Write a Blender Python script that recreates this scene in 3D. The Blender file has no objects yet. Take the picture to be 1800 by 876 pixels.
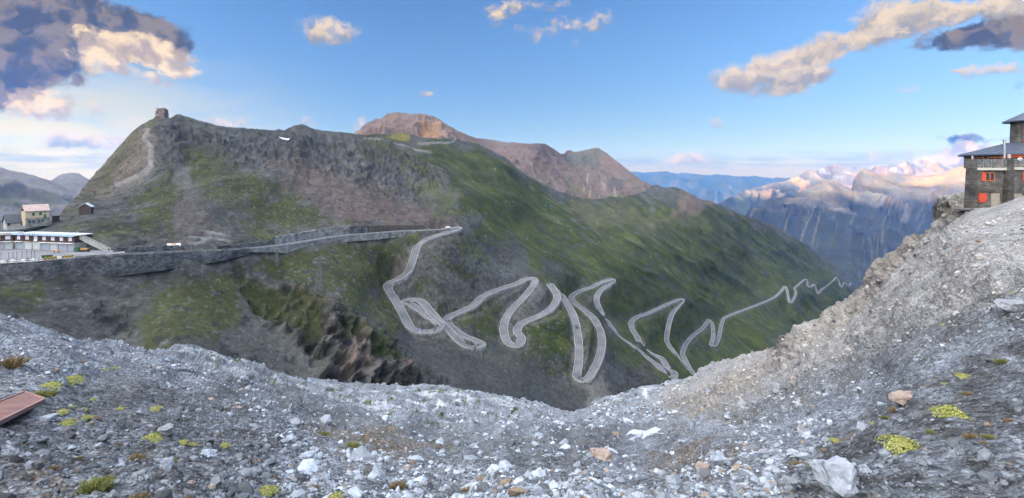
EXPOSURE = 1.3
import bpy, math, random
import numpy as np
from math import radians, pi, sin, cos, atan2, sqrt

# ---------------------------------------------------------------- scene, camera
SC = bpy.context.scene
COL = SC.collection
F0, CX, HY = 900.0, 900.0, 300.0      # focal length in photo pixels, optical column, horizon row
random.seed(5)
RNG = np.random.default_rng(11)

def P3(px, py, Y):
    """point of the place seen at photo pixel (px,py) at forward distance Y (metres)"""
    return np.array([(px - CX) / F0 * Y, Y, (HY - py) / F0 * Y])

# ---------------------------------------------------------------- noise in numpy
def _hash(ix, iy, iz, seed):
    h = (ix * 374761393 + iy * 668265263 + iz * 2147483647 + seed * 974634777) & 0xFFFFFFFF
    h = ((h ^ (h >> 13)) * 1274126177) & 0xFFFFFFFF
    h = ((h ^ (h >> 16)) * 2246822519) & 0xFFFFFFFF
    return (h ^ (h >> 15)) & 0xFFFFFFFF

_G = np.array([[1,1,0],[-1,1,0],[1,-1,0],[-1,-1,0],[1,0,1],[-1,0,1],[1,0,-1],[-1,0,-1],
               [0,1,1],[0,-1,1],[0,1,-1],[0,-1,-1],[1,1,0],[-1,1,0],[0,-1,1],[0,-1,-1]], float)

def perlin(x, y, z, seed=0):
    x, y, z = np.broadcast_arrays(np.asarray(x, float), y, z)
    ix, iy, iz = np.floor(x).astype(np.int64), np.floor(y).astype(np.int64), np.floor(z).astype(np.int64)
    fx, fy, fz = x - ix, y - iy, z - iz
    u, v, w = (f * f * f * (f * (f * 6 - 15) + 10) for f in (fx, fy, fz))
    out = 0
    for dx in (0, 1):
        for dy in (0, 1):
            for dz in (0, 1):
                g = _G[_hash(ix + dx, iy + dy, iz + dz, seed) & 15]
                d = g[..., 0] * (fx - dx) + g[..., 1] * (fy - dy) + g[..., 2] * (fz - dz)
                out = out + d * (u if dx else 1 - u) * (v if dy else 1 - v) * (w if dz else 1 - w)
    return out

def fbm(x, y, z, octv=4, seed=0, gain=.5, lac=2.03):
    a, s, t = 1., 0., 0.
    for k in range(octv):
        s = s + a * perlin(x, y, z, seed + k * 7); t += a
        x, y, z = x * lac, y * lac, z * lac; a *= gain
    return s / t * 1.6

def ridged(x, y, z, octv=4, seed=0, gain=.55, lac=2.07):
    a, s, t, w = 1., 0., 0., 1.
    for k in range(octv):
        n = 1 - np.abs(perlin(x, y, z, seed + k * 5)) * 2.0
        n = np.clip(n, 0, 1) ** 2 * w
        w = np.clip(n * 1.6, 0.15, 1)
        s = s + a * n; t += a
        x, y, z = x * lac, y * lac, z * lac; a *= gain
    return s / t

def ss(a, b, x):
    t = np.clip((x - a) / (b - a), 0, 1)
    return t * t * (3 - 2 * t)

def hash01(n, seed=0):
    return _hash(np.asarray(n, np.int64), np.int64(3), np.int64(5), seed) / 4294967295.0

class TPS:
    """smooth spline through scattered (px,py)->value points"""
    def __init__(s, pts, smooth=0.0, sc=300.0):
        p = np.array(pts, float); s.sc = sc
        s.p = p[:, :2] / sc; n = len(p)
        r2 = ((s.p[:, None] - s.p[None]) ** 2).sum(-1)
        K = 0.5 * r2 * np.log(r2 + 1e-12) + np.diag(np.broadcast_to(smooth, n))
        A = np.zeros((n + 3, n + 3)); A[:n, :n] = K
        A[:n, n] = 1; A[:n, n + 1:] = s.p; A[n, :n] = 1; A[n + 1:, :n] = s.p.T
        b = np.zeros(n + 3); b[:n] = p[:, 2]
        s.w = np.linalg.solve(A, b)
    def __call__(s, px, py):
        px, py = np.broadcast_arrays(np.asarray(px, float), np.asarray(py, float))
        q = np.stack([px.ravel(), py.ravel()], -1) / s.sc
        out = s.w[-3] + q[:, 0] * s.w[-2] + q[:, 1] * s.w[-1]
        for i in range(len(s.p)):
            r2 = (q[:, 0] - s.p[i, 0]) ** 2 + (q[:, 1] - s.p[i, 1]) ** 2
            out += s.w[i] * 0.5 * r2 * np.log(r2 + 1e-12)
        return out.reshape(px.shape)

def poly(px, py, pts, soft=12, wob=None):
    """soft mask: 1 inside polygon, 0 outside, edge softened over `soft` and wobbled"""
    pts = np.array(pts, float); n = len(pts)
    inside = np.zeros(px.shape, bool); d2 = np.full(px.shape, 1e18)
    for i in range(n):
        x1, y1 = pts[i]; x2, y2 = pts[(i + 1) % n]
        if y1 != y2:
            c = ((y1 > py) != (y2 > py)) & (px < (x2 - x1) * (py - y1) / (y2 - y1) + x1)
            inside ^= c
        ex, ey = x2 - x1, y2 - y1
        t = np.clip(((px - x1) * ex + (py - y1) * ey) / (ex * ex + ey * ey + 1e-9), 0, 1)
        d2 = np.minimum(d2, (px - x1 - t * ex) ** 2 + (py - y1 - t * ey) ** 2)
    d = np.sqrt(d2) * np.where(inside, 1, -1)
    if wob is not None: d = d + wob
    return ss(-soft, soft, d)

def interp(pts):
    p = np.array(pts, float)
    return lambda x: np.interp(x, p[:, 0], p[:, 1])

# ---------------------------------------------------------------- mesh helpers
def new_obj(name, me, mat=None, parent=None):
    o = bpy.data.objects.new(name, me); COL.objects.link(o)
    if mat is not None: me.materials.append(mat)
    if parent is not None: o.parent = parent
    return o

def np_mesh(name, V, Fq, col=None, smooth=True, attr='Col'):
    """V (n,3), Fq (m,4) or (m,3)"""
    me = bpy.data.meshes.new(name)
    V = np.ascontiguousarray(V, np.float32); Fq = np.ascontiguousarray(Fq, np.int32)
    k = Fq.shape[1]
    me.vertices.add(len(V)); me.vertices.foreach_set('co', V.ravel())
    me.loops.add(Fq.size); me.loops.foreach_set('vertex_index', Fq.ravel())
    me.polygons.add(len(Fq))
    me.polygons.foreach_set('loop_start', np.arange(0, Fq.size, k, dtype=np.int32))
    me.polygons.foreach_set('use_smooth', np.full(len(Fq), smooth, bool))
    me.update(calc_edges=True)
    if col is not None:
        a = me.color_attributes.new(attr, 'FLOAT_COLOR', 'POINT')
        c = np.ones((len(V), 4), np.float32); c[:, :3] = col
        a.data.foreach_set('color', c.ravel())
    return me

def grid_faces(ny, nx):
    i = np.arange(ny * nx).reshape(ny, nx)
    return np.stack([i[:-1, :-1], i[1:, :-1], i[1:, 1:], i[:-1, 1:]], -1).reshape(-1, 4)

def normals_of(P, PY=None):
    du = np.gradient(P, axis=1); dv = np.gradient(P, axis=0)
    if PY is not None: du = du - dv * (np.gradient(PY, axis=1) / np.gradient(PY, axis=0))[..., None]
    n = np.cross(du, dv); n /= np.linalg.norm(n, axis=-1, keepdims=True) + 1e-12
    s = np.where((n * P).sum(-1, keepdims=True) > 0, -1, 1)    # face the viewer's side
    return n * s

class MB:
    """collects boxes, prisms and tubes with one material and links them as one mesh"""
    def __init__(s): s.v, s.f = [], []
    def add(s, vs, fs):
        b = len(s.v); s.v += [tuple(map(float, v)) for v in vs]; s.f += [tuple(b + i for i in f) for f in fs]; return s
    def box(s, c, size, R=None, taper=1.0):
        hx, hy, hz = size[0] / 2, size[1] / 2, size[2] / 2
        vs = []
        for z, k in ((-hz, 1), (hz, taper)):
            for x, y in ((-1, -1), (1, -1), (1, 1), (-1, 1)):
                v = np.array([x * hx * k, y * hy * k, z])
                if R is not None: v = R @ v
                vs.append(v + np.array(c))
        return s.add(vs, [(3, 2, 1, 0), (4, 5, 6, 7), (0, 1, 5, 4), (1, 2, 6, 5), (2, 3, 7, 6), (3, 0, 4, 7)])
    def span(s, x0, x1, y0, y1, z0, z1):
        return s.box(((x0 + x1) / 2, (y0 + y1) / 2, (z0 + z1) / 2), (x1 - x0, y1 - y0, z1 - z0))
    def tube(s, a, b, r, n=8, r2=None):
        a, b = np.array(a, float), np.array(b, float); r2 = r if r2 is None else r2
        d = b - a; d /= np.linalg.norm(d) + 1e-9
        u = np.cross(d, (0, 0, 1) if abs(d[2]) < .9 else (1, 0, 0)); u /= np.linalg.norm(u); w = np.cross(d, u)
        vs = [p + rr * (cos(t) * u + sin(t) * w) for p, rr in ((a, r), (b, r2)) for t in [2 * pi * k / n for k in range(n)]]
        fs = [(k, (k + 1) % n, n + (k + 1) % n, n + k) for k in range(n)] + [tuple(range(n))[::-1], tuple(range(n, 2 * n))]
        return s.add(vs, fs)
    def prism(s, pts, y0, y1):
        """outline pts in (x,z), extruded along y"""
        n = len(pts)
        vs = [(x, y0, z) for x, z in pts] + [(x, y1, z) for x, z in pts]
        fs = [(k, (k + 1) % n, n + (k + 1) % n, n + k) for k in range(n)] + [tuple(range(n))[::-1], tuple(range(n, 2 * n))]
        return s.add(vs, fs)
    def hprism(s, pts, z0, z1):
        """outline pts in (x,y), extruded along z"""
        n = len(pts)
        vs = [(x, y, z0) for x, y in pts] + [(x, y, z1) for x, y in pts]
        fs = [(k, (k + 1) % n, n + (k + 1) % n, n + k) for k in range(n)] + [tuple(range(n))[::-1], tuple(range(n, 2 * n))]
        return s.add(vs, fs)
    def build(s, name, mat, parent=None, smooth=False, bevel=0):
        me = bpy.data.meshes.new(name); me.from_pydata(s.v, [], s.f); me.validate(); me.update()
        import bmesh
        bm = bmesh.new(); bm.from_mesh(me); bmesh.ops.recalc_face_normals(bm, faces=bm.faces); bm.to_mesh(me); bm.free()
        if smooth: me.polygons.foreach_set('use_smooth', [True] * len(me.polygons))
        o = new_obj(name, me, mat, parent)
        if bevel:
            m = o.modifiers.new('b', 'BEVEL'); m.width = bevel; m.segments = 2; m.limit_method = 'ANGLE'
        return o

def empty(name, loc, rz=0.0):
    o = bpy.data.objects.new(name, None); COL.objects.link(o)
    o.location = tuple(map(float, loc)); o.rotation_euler = (0, 0, rz); o.empty_display_size = .3
    return o

def tag(o, label=None, cat=None, group=None, kind=None):
    if label: o['label'] = label
    if cat: o['category'] = cat
    if group: o['group'] = group
    if kind: o['kind'] = kind
    return o

def copy_tree(o, parent=None):
    c = o.copy(); COL.objects.link(c); c.parent = parent
    for ch in list(o.children): copy_tree(ch, c)
    return c

# ---------------------------------------------------------------- materials
MATS = {}
def nodes_of(name):
    m = bpy.data.materials.new(name); m.use_nodes = True
    nt = m.node_tree; nt.nodes.clear()
    out = nt.nodes.new('ShaderNodeOutputMaterial'); b = nt.nodes.new('ShaderNodeBsdfPrincipled')
    nt.links.new(b.outputs[0], out.inputs[0])
    return m, nt, b

def terrain_mat(name, var_scale, var_amt, bump_scale, bump_dist, bump_str=1.0, vor=None, rough=.95, fine=None):
    """colour from the surface's own colour attribute, broken up by object-space noise, with bump"""
    m, nt, b = nodes_of(name); N, L = nt.nodes.new, nt.links.new
    b.inputs['Roughness'].default_value = rough
    b.inputs['Specular IOR Level'].default_value = .15
    at = N('ShaderNodeAttribute'); at.attribute_name = 'Col'
    tc = N('ShaderNodeTexCoord')
    nz = N('ShaderNodeTexNoise'); nz.inputs['Scale'].default_value = var_scale; nz.inputs['Detail'].default_value = 6
    nz.inputs['Roughness'].default_value = .65
    L(tc.outputs['Object'], nz.inputs['Vector'])
    mr = N('ShaderNodeMapRange'); mr.inputs[1].default_value = .3; mr.inputs[2].default_value = .7
    mr.inputs[3].default_value = 1 - var_amt; mr.inputs[4].default_value = 1 + var_amt
    L(nz.outputs[0], mr.inputs[0])
    mul = N('ShaderNodeVectorMath'); mul.operation = 'SCALE'
    L(at.outputs['Color'], mul.inputs[0]); L(mr.outputs[0], mul.inputs['Scale'])
    src = mul.outputs[0]
    for k_, a_ in ((6.0, .8), (.17, .5)):
        nn = N('ShaderNodeTexNoise'); nn.inputs['Scale'].default_value = var_scale * k_; nn.inputs['Detail'].default_value = 4
        L(tc.outputs['Object'], nn.inputs['Vector']); m2 = N('ShaderNodeMapRange'); m2.inputs[1].default_value = .32; m2.inputs[2].default_value = .68
        m2.inputs[3].default_value = 1 - var_amt * a_; m2.inputs[4].default_value = 1 + var_amt * a_; L(nn.outputs[0], m2.inputs[0])
        g2 = N('ShaderNodeVectorMath'); g2.operation = 'SCALE'; L(src, g2.inputs[0]); L(m2.outputs[0], g2.inputs['Scale']); src = g2.outputs[0]
    h = N('ShaderNodeTexNoise'); h.inputs['Scale'].default_value = bump_scale; h.inputs['Detail'].default_value = 8
    h.inputs['Roughness'].default_value = .7
    L(tc.outputs['Object'], h.inputs['Vector'])
    hs = h.outputs[0]
    if vor:      # pebbles: cells of differing tone, with dark gaps between
        sc, amt = vor
        for k, s in enumerate((sc, sc * 2.7)):
            v = N('ShaderNodeTexVoronoi'); v.inputs['Scale'].default_value = s; v.inputs['Randomness'].default_value = 1
            L(tc.outputs['Object'], v.inputs['Vector'])
            r = N('ShaderNodeMapRange'); r.inputs[3].default_value = 1 - amt; r.inputs[4].default_value = 1 + amt
            sep = N('ShaderNodeSeparateColor'); L(v.outputs['Color'], sep.inputs[0]); L(sep.outputs[0], r.inputs[0])
            g = N('ShaderNodeVectorMath'); g.operation = 'SCALE'; L(src, g.inputs[0]); L(r.outputs[0], g.inputs['Scale']); src = g.outputs[0]
            mm = N('ShaderNodeMath'); mm.operation = 'MULTIPLY_ADD'; mm.inputs[1].default_value = -1.0 / (1 + k)
            L(v.outputs['Distance'], mm.inputs[0]); L(hs, mm.inputs[2]); hs = mm.outputs[0]
    bp = N('ShaderNodeBump'); bp.inputs['Strength'].default_value = bump_str; bp.inputs['Distance'].default_value = bump_dist
    L(hs, bp.inputs['Height']); L(bp.outputs[0], b.inputs['Normal'])
    L(src, b.inputs['Base Color'])
    return m

def simple_mat(name, col, rough=.8, var=.15, scale=2.0, bump=.0, bscale=8.0, metal=0., spec=.3):
    m, nt, b = nodes_of(name); N, L = nt.nodes.new, nt.links.new
    b.inputs['Roughness'].default_value = rough; b.inputs['Metallic'].default_value = metal
    b.inputs['Specular IOR Level'].default_value = spec
    tc = N('ShaderNodeTexCoord'); nz = N('ShaderNodeTexNoise'); nz.inputs['Scale'].default_value = scale; nz.inputs['Detail'].default_value = 6
    L(tc.outputs['Object'], nz.inputs['Vector'])
    mr = N('ShaderNodeMapRange'); mr.inputs[1].default_value = .3; mr.inputs[2].default_value = .7
    mr.inputs[3].default_value = 1 - var; mr.inputs[4].default_value = 1 + var; L(nz.outputs[0], mr.inputs[0])
    g = N('ShaderNodeVectorMath'); g.operation = 'SCALE'; g.inputs[0].default_value = col; L(mr.outputs[0], g.inputs['Scale'])
    L(g.outputs[0], b.inputs['Base Color'])
    if bump:
        h = N('ShaderNodeTexNoise'); h.inputs['Scale'].default_value = bscale; h.inputs['Detail'].default_value = 6
        L(tc.outputs['Object'], h.inputs['Vector'])
        bp = N('ShaderNodeBump'); bp.inputs['Distance'].default_value = bump; L(h.outputs[0], bp.inputs['Height']); L(bp.outputs[0], b.inputs['Normal'])
    return m

def masonry_mat(name, c1, c2, mortar, bw, bh, bump=.03, msize=.02, rough=.9):
    """coursed rubble: brick texture on the two wall directions, broken up by noise"""
    m, nt, b = nodes_of(name); N, L = nt.nodes.new, nt.links.new
    b.inputs['Roughness'].default_value = rough; b.inputs['Specular IOR Level'].default_value = .2
    tc = N('ShaderNodeTexCoord'); sp = N('ShaderNodeSeparateXYZ'); L(tc.outputs['Object'], sp.inputs[0])
    ad = N('ShaderNodeMath'); ad.operation = 'ADD'; L(sp.outputs[0], ad.inputs[0]); L(sp.outputs[1], ad.inputs[1])
    cb = N('ShaderNodeCombineXYZ'); L(ad.outputs[0], cb.inputs[0]); L(sp.outputs[2], cb.inputs[1])
    nz = N('ShaderNodeTexNoise'); nz.inputs['Scale'].default_value = 1.1 / bw; nz.inputs['Detail'].default_value = 3; L(tc.outputs['Object'], nz.inputs['Vector'])
    mx = N('ShaderNodeVectorMath'); mx.operation = 'MULTIPLY_ADD'; L(nz.outputs['Color'], mx.inputs[0])
    mx.inputs[1].default_value = (bw * 1.5, bh * 1.1, 0); L(cb.outputs[0], mx.inputs[2])
    br = N('ShaderNodeTexBrick'); br.inputs['Scale'].default_value = 1; br.inputs['Brick Width'].default_value = bw
    br.inputs['Row Height'].default_value = bh; br.inputs['Mortar Size'].default_value = msize; br.inputs['Color1'].default_value = (*c1, 1)
    br.inputs['Color2'].default_value = (*c2, 1); br.inputs['Mortar'].default_value = (*mortar, 1); br.inputs['Bias'].default_value = 0
    L(mx.outputs[0], br.inputs['Vector'])
    n2 = N('ShaderNodeTexNoise'); n2.inputs['Scale'].default_value = .35 / bw; n2.inputs['Detail'].default_value = 8; L(tc.outputs['Object'], n2.inputs['Vector'])
    mr = N('ShaderNodeMapRange'); mr.inputs[1].default_value = .3; mr.inputs[2].default_value = .7
    mr.inputs[3].default_value = .5; mr.inputs[4].default_value = 1.55; L(n2.outputs[0], mr.inputs[0])
    g = N('ShaderNodeVectorMath'); g.operation = 'SCALE'; L(br.outputs[0], g.inputs[0]); L(mr.outputs[0], g.inputs['Scale'])
    L(g.outputs[0], b.inputs['Base Color'])
    bp = N('ShaderNodeBump'); bp.inputs['Distance'].default_value = bump; bp.inputs['Strength'].default_value = .8
    inv = N('ShaderNodeMath'); inv.operation = 'SUBTRACT'; L(n2.outputs[0], inv.inputs[0]); L(br.outputs['Fac'], inv.inputs[1])
    L(inv.outputs[0], bp.inputs['Height']); L(bp.outputs[0], b.inputs['Normal'])
    return m
# ================================================================ LANDFORMS
# Each landform is a sheet of real points: a depth spline through surveyed points gives its large shape,
# 3-D noise gives the rock relief.
def C(r, g, b): return np.array([r, g, b], float)

def sheet(px0, px1, dx, topf, botf, ny, depth, jag=None, relax=0):
    nx = int((px1 - px0) / dx) + 1
    xs = np.linspace(px0, px1, nx); t = np.linspace(0, 1, ny)
    top, bot = topf(xs), botf(xs)
    if jag is not None: top = top + jag(xs)
    PX = np.broadcast_to(xs, (ny, nx)).copy(); PY = top[None] + (bot - top)[None] * t[:, None]
    if relax:      # rows further down follow a smoothed crest line
        k = np.exp(-.5 * (np.arange(-3 * relax, 3 * relax + 1) / relax) ** 2); k /= k.sum(); base = topf(xs)
        sm = np.convolve(np.pad(base, 3 * relax, mode='edge'), k, 'valid')
        PY = sm[None] + (bot - sm)[None] * t[:, None] + (top - sm)[None] * (1 - t[:, None]) ** 8
    Y = np.exp(depth(PX, PY))
    P = np.stack([(PX - CX) / F0 * Y, Y, (HY - PY) / F0 * Y], -1)
    return PX, PY, P

def finish(name, P, colr, mat, skirt_dir=(0, 1, -.7), steps=(.01, .03, .08, .2, .5)):
    """roll the top edge over and back so the ridge has a far side"""
    ny, nx, _ = P.shape
    rows, cols = [], []
    Yt = P[0, :, 1:2]
    ray = P[0] / Yt; ray = ray + np.array([0, 0, skirt_dir[2]])[None]
    for s in steps[::-1]:
        rows.append(P[0] + ray * Yt * s); cols.append(colr[0])
    P2 = np.concatenate([np.array(rows), P], 0); c2 = np.concatenate([np.array(cols), colr], 0)
    me = np_mesh(name, P2.reshape(-1, 3), grid_faces(*P2.shape[:2]), c2.reshape(-1, 3))
    return new_obj(name, me, mat)

def lay(col, mask, c, amt=1.0):
    m = (mask * amt)[..., None]
    return col * (1 - m) + np.asarray(c) * m

# ---------------------------------------------------------------- main mountain with the pass and the bends
M1_TOP = interp([(-160,414),(0,410),(30,404),(70,396),(96,382),(108,372),(125,352),(150,325),(175,298),(200,268),(218,250),(240,228),(258,214),(270,207),
    (300,206),(312,198),(330,203),(345,208),(365,215),(395,222),(415,222),(440,226),(470,228),(500,228),(515,222),(530,220),(545,224),(570,228),(600,232),(622,236),(650,240),(672,236),(690,232),(705,231),(722,235),(740,240),(770,243),
    (790,242),(803,239),(815,246),(840,250),(862,262),(890,276),(905,291),(926,309),(955,322),(982,336),(1010,343),(1041,348),(1090,347),(1125,338),
    (1146,327),(1165,329),(1201,332),(1212,337),(1224,345),(1254,356),(1275,362),(1300,374),(1330,386),(1360,396),(1385,409),(1410,425),(1440,446),(1465,467),(1485,484),(1500,497),(1540,520),(1600,560)])
m1c = [(-150,500,205),(-150,425,235),(0,412,262),(0,455,215),(0,492,209),(100,450,226),(100,492,214),(200,447,240),(200,490,229),(-100,600,160),(0,540,180),(60,600,165),(100,560,185),(200,600,190),(300,560,212),(300,660,180),
  (320,442,262),(320,480,250),(420,437,290),(420,470,280),(420,600,222),(450,560,250),(300,610,190),(500,430,320),(500,445,316),(620,410,375),(620,420,372),(700,404,410),(790,400,430),
  (560,505,292),(520,600,250),(600,600,262),(600,560,270),(650,670,252),(690,610,284),(740,680,282),(720,600,330),(800,670,300),(900,700,310),(1000,715,345),(1000,760,330),(640,480,345),(560,460,320),
  (683,498,375),(720,565,352),(745,582,346),(775,565,352),(830,614,345),(740,430,398),(715,480,384),(850,520,415),(900,610,372),(925,495,445),(970,503,460),(975,540,435),
  (1020,668,378),(1075,492,640),(1045,525,560),(1125,600,560),(1185,664,520),(1110,570,620),(1195,527,850),(1172,590,740),(1220,655,680),(1245,565,1000),(1255,608,900),
  (1270,560,1120),(1380,505,1650),(1390,532,1600),(1415,490,2050),(1435,516,2000),(1474,490,2700),(1500,500,3200),(1370,600,1100),(1300,640,850),(1500,560,2300),
  (285,205,560),(220,250,540),(160,320,450),(250,250,500),(150,355,330),(100,378,300),(60,400,275),(220,400,280),(300,400,300),(350,330,370),(270,300,410),(450,350,400),(450,226,620),(330,240,520),(560,228,700),
  (560,330,470),(700,235,850),(700,320,560),(790,385,442),(803,240,1000),(800,330,640),(862,262,1080),(926,309,1120),(900,400,640),(1000,345,1300),(1000,430,760),(1100,400,1050),
  (1146,327,1800),(1210,337,1850),(1200,430,1250),(1300,374,2050),(1300,480,1500),(1400,419,2600),(1400,470,2100),(1470,471,3100),(1500,497,3500),(1600,560,4000),(1600,640,2800),(1100,350,1500)]
m1c = [p for p in m1c if p not in [(100,492,214),(200,490,229),(0,492,209),(320,480,250)]] + [(100,491,219.5),(50,492,215),(150,491,226),(200,491,233),(0,493,211),(250,485,243),(300,474,254),(370,459,272),(-80,495,206)]

# the road's centre line: (px, py, forward distance) from the pass to the valley
ROAD_LEGS = [
 ('pass', 7.5, [(-120,470,205),(0,461,214),(60,457,219),(110,453,225),(160,449.5,232),(210,446.5,239),(260,444,248),(320,441.5,262),(380,440.5,276),(420,438,290),(460,434,304),(500,430.5,320),(540,424,338),(580,416,356),(620,412,372),(660,409.5,388),(700,406.5,406),(740,405,418),(772,404,427),(790,402.5,433),(800,400.5,437)]),
 ('a', 5.7, [(800,400.5,437),(806,401.5,435),(801,405,428),(785,410,420),(765,415,410),(745,424,402),(734,434,398),(728,450,393),(722,468,388),(714,482,384),(702,490,380),(690,495,377),(682,501,374),(683,510,371),(692,524,366),(703,542,359),(712,560,354),(722,577,348),(737,584,344),(755,583,343),(768,580,344),(773,572,348),(763,562,352),(748,552,357),(733,542,361),(722,535,364)]),
 ('b', 5.7, [(722,535,364),(713,531,368),(720,527,371),(736,528,371),(746,535,367),(755,547,361),(766,559,355),(778,570,350),(792,584,346),(804,597,344),(818,608,342),(834,612,342),(846,607,346),(836,599,351),(818,592,355),(800,581,360),(788,570,366),(784,563,370)]),
 ('c', 5.7, [(784,563,370),(794,555,376),(812,548,384),(832,538,393),(846,524,404),(866,513,418),(890,505,432),(912,498,443),(924,491,450),(937,490,452),(940,497,447),(932,510,438),(920,524,428),(906,538,418),(894,552,408),(887,568,398),(886,585,388),(892,602,378),(904,608,374),(914,606,376),(916,594,382),(909,583,388),(914,572,395),(930,563,402),(950,555,410),(966,545,418),(977,532,430),(979,520,440),(973,508,452),(966,500,460)]),
 ('d', 5.7, [(966,500,460),(976,506,458),(988,522,450),(1000,540,441),(1010,560,431),(1015,585,417),(1018,615,402),(1017,640,389),(1014,662,378),(1022,669,375),(1034,666,377),(1044,650,387),(1053,630,399),(1058,605,415),(1056,585,427),(1050,570,436),(1043,560,444)]),
 ('e', 5.7, [(1043,560,444),(1030,548,478),(1015,538,520),(1005,526,555),(1007,519,575),(1020,512,595),(1040,505,615),(1055,498,632),(1070,492,645),(1078,492,648),(1069,501,632),(1056,511,610),(1049,522,592),(1050,535,578),(1058,552,562),(1068,567,552),(1085,588,545),(1110,607,538),(1135,627,532),(1155,643,526),(1170,658,520),(1182,664,517),(1186,658,522),(1174,646,534),(1163,632,550),(1143,620,568),(1128,607,586),(1120,594,600),(1111,577,618),(1110,566,640),(1120,557,665),(1138,551,700),(1155,543,745),(1175,534,800),(1192,527,850)]),
 ('f', 5.7, [(1192,527,850),(1200,527,858),(1194,536,830),(1183,549,790),(1177,565,760),(1173,585,735),(1172,600,720),(1180,614,705),(1192,628,692),(1204,642,684),(1214,654,680),(1218,657,680),(1212,648,692),(1204,632,718),(1200,620,745),(1206,605,800),(1218,590,855),(1234,578,910),(1244,566,970),(1246,562,990),(1252,572,960),(1254,588,920),(1251,604,890),(1250,607,880),(1258,606,895),(1264,590,960),(1268,572,1040),(1272,560,1090)]),
 ('g', 6.0, [(1272,560,1090),(1290,551,1160),(1315,542,1260),(1340,533,1390),(1362,523,1510),(1375,510,1620),(1380,503,1660),(1384,512,1620),(1387,530,1560),(1391,532,1560),(1397,522,1640),(1399,514,1700),(1396,507,1760),(1404,500,1850),(1417,491,1980),(1420,504,1950),(1428,503,1980),(1431,499,2020),(1434,508,2010),(1438,517,2000),(1442,510,2080),(1452,503,2250),(1465,493,2500),(1471,488,2620),(1475,497,2600),(1478,505,2600),(1484,497,2760),(1492,502,2760),(1495,498,2900)]),
]
extra = [p for nm, w, pts in ROAD_LEGS[3:] for p in pts[1::2]] + [p for nm, w, pts in ROAD_LEGS[1:3] for p in pts[2::4]]
D1 = TPS([(a, b, math.log(c)) for a, b, c in m1c + extra], smooth=np.array([.0004] * len(m1c) + [.0012] * len(extra)))
def catmull(pts, n):
    p = np.array(pts, float); out = []
    q = np.vstack([2 * p[0] - p[1], p, 2 * p[-1] - p[-2]])
    for i in range(1, len(q) - 2):
        for k in range(n):
            t = k / n
            out.append(.5 * ((2 * q[i]) + (-q[i-1] + q[i+1]) * t + (2*q[i-1] - 5*q[i] + 4*q[i+1] - q[i+2]) * t*t + (-q[i-1] + 3*q[i] - 3*q[i+1] + q[i+2]) * t**3))
    out.append(p[-1]); return np.array(out)
ROADS = []          # (name, width, Nx3 world centre line)
for nm, w, pts in ROAD_LEGS:
    c = np.array(pts, float)
    c[:, 2] = .5 * c[:, 2] + .5 * np.exp(D1(c[:, 0], c[:, 1]))   # survey and slope agree
    if nm == 'pass': c[:, 2] = np.array(pts)[:, 2]
    wp = np.array([P3(*r) for r in c])
    d = catmull(wp, 18)
    # even out the grade
    z = d[:, 2].copy()
    for _ in range(100): z[1:-1] = .25 * z[:-2] + .5 * z[1:-1] + .25 * z[2:]
    if nm == 'pass':
        for _ in range(300): z[1:-1] = .25 * z[:-2] + .5 * z[1:-1] + .25 * z[2:]
    d[:, 2] = z
    ROADS.append((nm, w, d))

PX, PY, P = sheet(-160, 1600, 1.35, M1_TOP, lambda x: np.where(x < 1100, 800, 800 - (x - 1100) * .2), 300, D1)
# row spacing: finer rows where things are small
X, Yw, Z = P[..., 0], P[..., 1], P[..., 2]
sg = ss(-250, -205, X - 0 * Z)                            # which side of the fort ridge
s_r = .57 * X + .82 * Z; t_r = .82 * X - .57 * Z
s_l = -.62 * X + .78 * Z; t_l = .78 * X + .62 * Z
leftside = (1 - ss(255, 300, PX + (PY - 300) * -.1)) * ss(460, 420, PY) 
S, T = s_r, t_r
def two(f): return f(s_r, t_r) * (1 - leftside) + f(s_l, t_l) * leftside
gul = two(lambda S, T: ridged(S / 42, T / 330, Yw / 900, 4, 3))
gul2 = two(lambda S, T: fbm(S / 9, T / 60, Yw / 90, 4, 9))
big = fbm(X / 160, Yw / 160, Z / 160, 4, 21)
rk = ridged(X / 26, Yw / 40, Z / 20, 5, 33)
rkf = ridged(X / 9, Yw / 14, Z / 8, 5, 35)
farf = np.clip(Yw / 900, .35, 1.5)
wob = fbm(PX / 40, PY / 40, 0, 4, 51) * 26
wob2 = fbm(PX / 14, PY / 14, 0, 4, 55) * 16

cliff = poly(PX, PY, [(405,462),(440,478),(520,500),(575,520),(625,552),(665,585),(700,600),(735,640),(790,672),(770,700),(600,700),(560,650),(530,610),(480,560),(430,520)], 9, wob * .35 + wob2 * .5)
craggy = poly(PX, PY, [(270,205),(420,222),(560,228),(640,240),(720,262),(770,320),(720,345),(650,330),(560,290),(480,300),(400,265),(330,262),(300,300),(270,270)], 20, wob + wob2)
crag2 = poly(PX, PY, [(1230,370),(1330,400),(1440,460),(1490,500),(1440,480),(1330,450),(1240,410)], 16, wob2) * .5
crag3 = poly(PX, PY, [(1100,640),(1150,640),(1175,690),(1120,720),(1080,700)], 8, wob2)
crag4 = poly(PX, PY, [(160,520),(215,540),(240,570),(215,580),(170,550)], 8, wob2)
outc = poly(PX, PY, [(330,412),(352,402),(405,408),(412,436),(335,440)], 5, wob2 * .4)
nearroad_flat = np.ones_like(X)
dsp = (gul - .45) * 17 * farf + gul2 * 2.2 * farf + big * 8 * farf
dsp += (two(lambda S, T: ridged(S / 17, T / 300, Yw / 500, 3, 37)) - .4) * 4.2 * farf * (1 - craggy) * (1 - cliff)
dsp += craggy * ((rk - .3) * 7 + (rkf - .3) * 6) + cliff * ((rk - .4) * 10 + (rkf - .3) * 6)
dsp += (crag2 + crag3 + crag4 + outc) * ((rkf - .3) * 5)
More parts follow.
